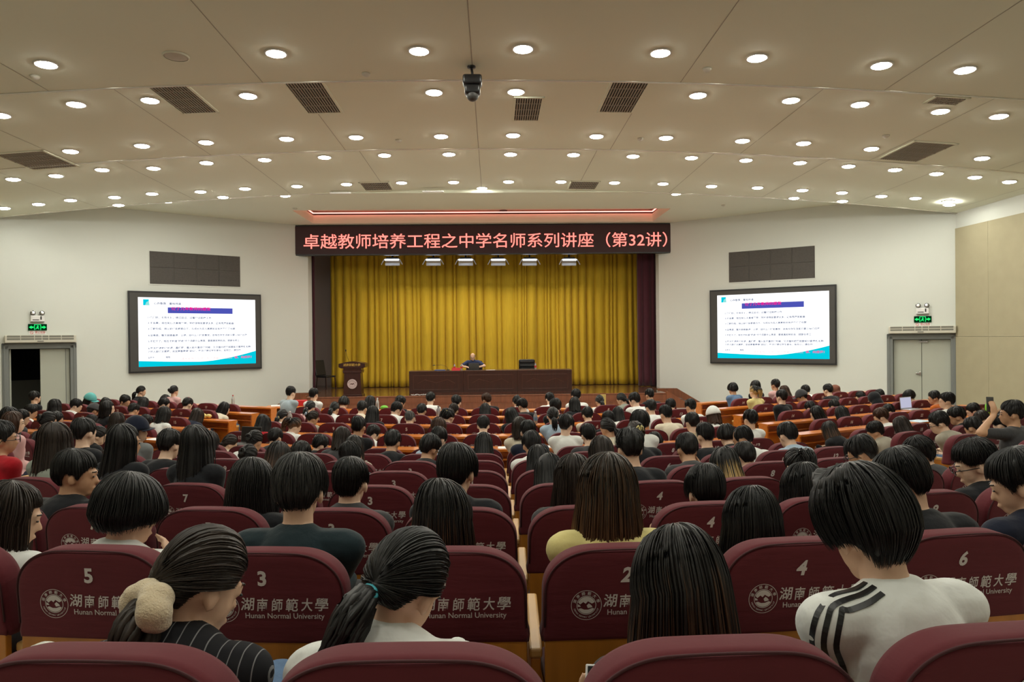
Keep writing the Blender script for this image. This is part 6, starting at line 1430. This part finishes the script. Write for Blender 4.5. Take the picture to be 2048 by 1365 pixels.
# ---- things on the audience desks
def on_desk(px, py, rows=range(7, 12)):
    best = None
    for row in rows:
        for dy in (.84, .88):
            lo, hi = -12.0, 12.0
            for _ in range(40):
                m_ = (lo + hi) / 2; P, ph = arc(row, m_, dy); P = P + Vector((0, 0, DESKTOP)); x, y, z = proj(P)
                if z < .1 or x < px: lo = m_
                else: hi = m_
            gap = 4.2 < abs(lo) < 4.75
            d = abs(y - py) + (40 if gap else 0)
            if best is None or d < best[0]: best = (d, P, ph)
    return best[1], best[2]
m_lime = mat('lime_green', S2L(120, 200, 60), .4); m_mint = mat('mint_steel', S2L(196, 214, 180), .35); m_yel = mat('yellow_card', S2L(222, 200, 120), .7)
m_steel = mat('brushed_steel', (.5, .5, .5), .3, metal=.8)
for px, py, lab, kw in ((1975, 830, 'bright lime green drink bottle on the far right desk', dict(body=m_lime, capm=m_lime, h=.23, r=.038)),
    (230, 882, 'mint green thermos flask on the left side desk', dict(body=m_mint, capm=m_mint, h=.27, r=.038)), (466, 816, 'clear water bottle on the front left desk before the white wall', dict(h=.23)),
    (755, 818, 'clear water bottle on the front desk beside the lime green pouch', dict(h=.24, capm=m_white)), (877, 838, 'clear tumbler on the desk left of the stage centre', dict(h=.20, r=.04, capm=m_bezel)),
    (1293, 856, 'steel and black vacuum flask on the desk right of the stage centre', dict(h=.26, r=.04, body=m_steel, capm=m_black)), (1054, 838, 'white and grey cup on a desk right of the middle', dict(h=.15, r=.04, body=m_white, capm=m_bezel)),
    (1071, 842, 'clear bottle with blue wrapper on a desk right of the middle', dict(h=.21, band=mat('blue_wrapper', S2L(90, 130, 160), .5), capm=m_white)), (377, 808, 'yellow paper cup with red trim on the front left desk', dict(h=.15, r=.045, body=m_yel, capm=m_red)),
    (580, 842, 'clear cup with a white lid on a desk near the left aisle', dict(h=.2, r=.04, capm=m_white))):
    P, ph = on_desk(px, py); bottle(P, lab, **kw)
def flat(px, py, wd, dp_, h_, m, name, lab, cat, rz=0, rows=range(7, 12)):
    P, ph = on_desk(px, py, rows); mb = MB(); mb.bbox(-wd / 2, wd / 2, -dp_ / 2, dp_ / 2, 0, h_, min(.003, h_ / 3)); o = mb.obj(name, m); o.location = P; o.rotation_euler.z = ph + rz; tag(o, lab, cat); return o
P, ph = on_desk(1206, 818); mb = MB(); mb.bbox(-.06, .06, -.006, .006, 0, .26, .003); o = mb.obj('booklet', m_yel); o.location = P; tag(o, 'upright pale yellow booklet on the front desk right of centre', 'booklet')
P, ph = on_desk(757, 823); mb = MB(); mb.ell((0, 0, .05), (.08, .05, .05)); o = mb.obj('pouch', m_lime, None, True); o.location = P + Vector((.12, -.04, 0)); tag(o, 'lime green pouch on the front desk left of the stage centre', 'pouch')
P, ph = on_desk(403, 838); t = empty('food_wrapper', P + Vector((0, 0, .018)), ph); tag(t, 'crumpled pale yellow paper wrapper on the left side desk', 'wrapper'); q = random.Random(5)
mb = MB()
for k in range(7): mb.ell((q.uniform(-.14, .14), q.uniform(-.06, .06), .03), (q.uniform(.05, .08), q.uniform(.03, .05), q.uniform(.025, .05)), Matrix.Rotation(q.uniform(-.6, .6), 3, 'Y'), 7)
mm = remesh(mb, .01, 1, 'paper'); mm.materials.append(m_yel); put('paper', mm, None, t)
flat(312, 882, .24, .17, .004, m_white, 'paper_sheet', 'white paper sheet at the end of the left side desk', 'paper')
flat(1105, 893, .22, .16, .004, m_white, 'paper_sheet', 'white paper sheet on the desk right of the middle gap', 'paper', rows=(7,))
flat(1013, 893, .22, .16, .004, m_white, 'paper_sheet', 'white paper sheet on the desk by the middle gap', 'paper', rows=(7,))
flat(1838, 851, .34, .24, .006, mat('blue_white_print', S2L(190, 210, 225), .6), 'printed_sheet', 'blue and white printed sheets on the right side desk', 'paper')
P, ph = on_desk(1824, 815); laptop(P + Matrix.Rotation(ph, 3, 'Z') @ Vector((0, -.11, 0)), ph, 'open laptop with a lit pale screen on the far right desk', 96, True, 1.0, m_steel)
P, ph = on_desk(490, 890, (7,)); laptop(P + Matrix.Rotation(ph, 3, 'Z') @ Vector((0, -.10, 0)), ph, 'open dark laptop on the desk near the left aisle', 96, False, 1.0)
# staff table in the left aisle before the stage, with a stool
s0 = None; P, ph = arc(11, -4.35, 0); pt_ = at_z(575, 812, ZST * 0 + .80)
t = empty('side_table', (pt_.x, pt_.y, .034), .2); tag(t, 'small wooden table by the left stage steps, under the papers and red box', 'table')
mb = MB(); mb.bbox(-.45, .45, -.25, .25, .73, .76, .006); mb.obj('tabletop', m_deskwood, t)
for sx in (-1, 1): mb = MB(); mb.box(sx * .42 - .015, sx * .42 + .015, -.23, .23, 0, .73); mb.obj('side_panel', m_deskwood, t)
mb = MB(); mb.box(-.4, .4, .2, .22, .1, .73); mb.obj('back_panel', m_mahog, t)
mb = MB(); mb.bbox(-.13, .13, -.09, .09, 0, .12, .01); o = mb.obj('box', m_red); o.location = (pt_.x + .28, pt_.y + .05, .794); o.rotation_euler.z = .2; tag(o, 'red box on the small table by the left stage steps', 'box')
mb = MB(); mb.bbox(-.2, .2, -.12, .12, 0, .02, .004); o = mb.obj('paper_stack', m_white); o.location = (pt_.x - .15, pt_.y, .794); o.rotation_euler.z = .3; tag(o, 'white paper stack on the small table by the left stage steps', 'paper')
po = [t for t in PEOPLE if t[0] == 11 and t[5] == 's'][0][2]; t = empty('stool', (po.location.x, po.location.y, .034), po.rotation_euler.z); tag(t, 'plain stool in the left aisle under the grey-blue shirted person', 'stool')
mb = MB(); mb.bbox(-.19, .19, .14, .48, .37, .410, .01); mb.obj('seat', m_amber, t)
for sx in (-1, 1):
    for yy in (.15, .47): mb = MB(); mb.tube([(sx * .16, yy, .375), (sx * .17, yy, .002)], .018, 6); mb.obj('leg', m_amber, t)
# plastic bag on a seat, lower left, and the raised phone at the right edge
p0, ph = arc(0, -1.325, .46); t = empty('plastic_bag', p0 + Vector((0, -.0, .412)), ph); t.scale = (1, 1, .82); tag(t, 'crinkled clear plastic bag on a seat of the nearest row, lower left corner', 'bag')
mb = MB(); q = random.Random(9)
for k in range(34): mb.ell((q.uniform(-.075, .075), q.uniform(-.06, .06), q.uniform(.07, .36)), (q.uniform(.03, .07), q.uniform(.02, .05), q.uniform(.03, .07)), Matrix.Rotation(q.uniform(-1, 1), 3, 'Y') @ Matrix.Rotation(q.uniform(-1, 1), 3, 'Z'), 7)
mb.ell((0, 0, .09), (.12, .09, .088)); mm = remesh(mb, .008, 1, 'film'); mm.polygons.foreach_set('use_smooth', [False] * len(mm.polygons)); mm.materials.append(mat('clear_film', (.62, .62, .55), .12, spec=.8, noise=((14, 14, 14), .4), bump=((40, 40, 40), .9, .02))); put('film', mm, None, t)
pr = [t for t in PEOPLE if t[7] is fig_up][0]; phone(pr[2], pr[7], -1, 'phone with a lit screen held up at the right picture edge', m_bezel, True)
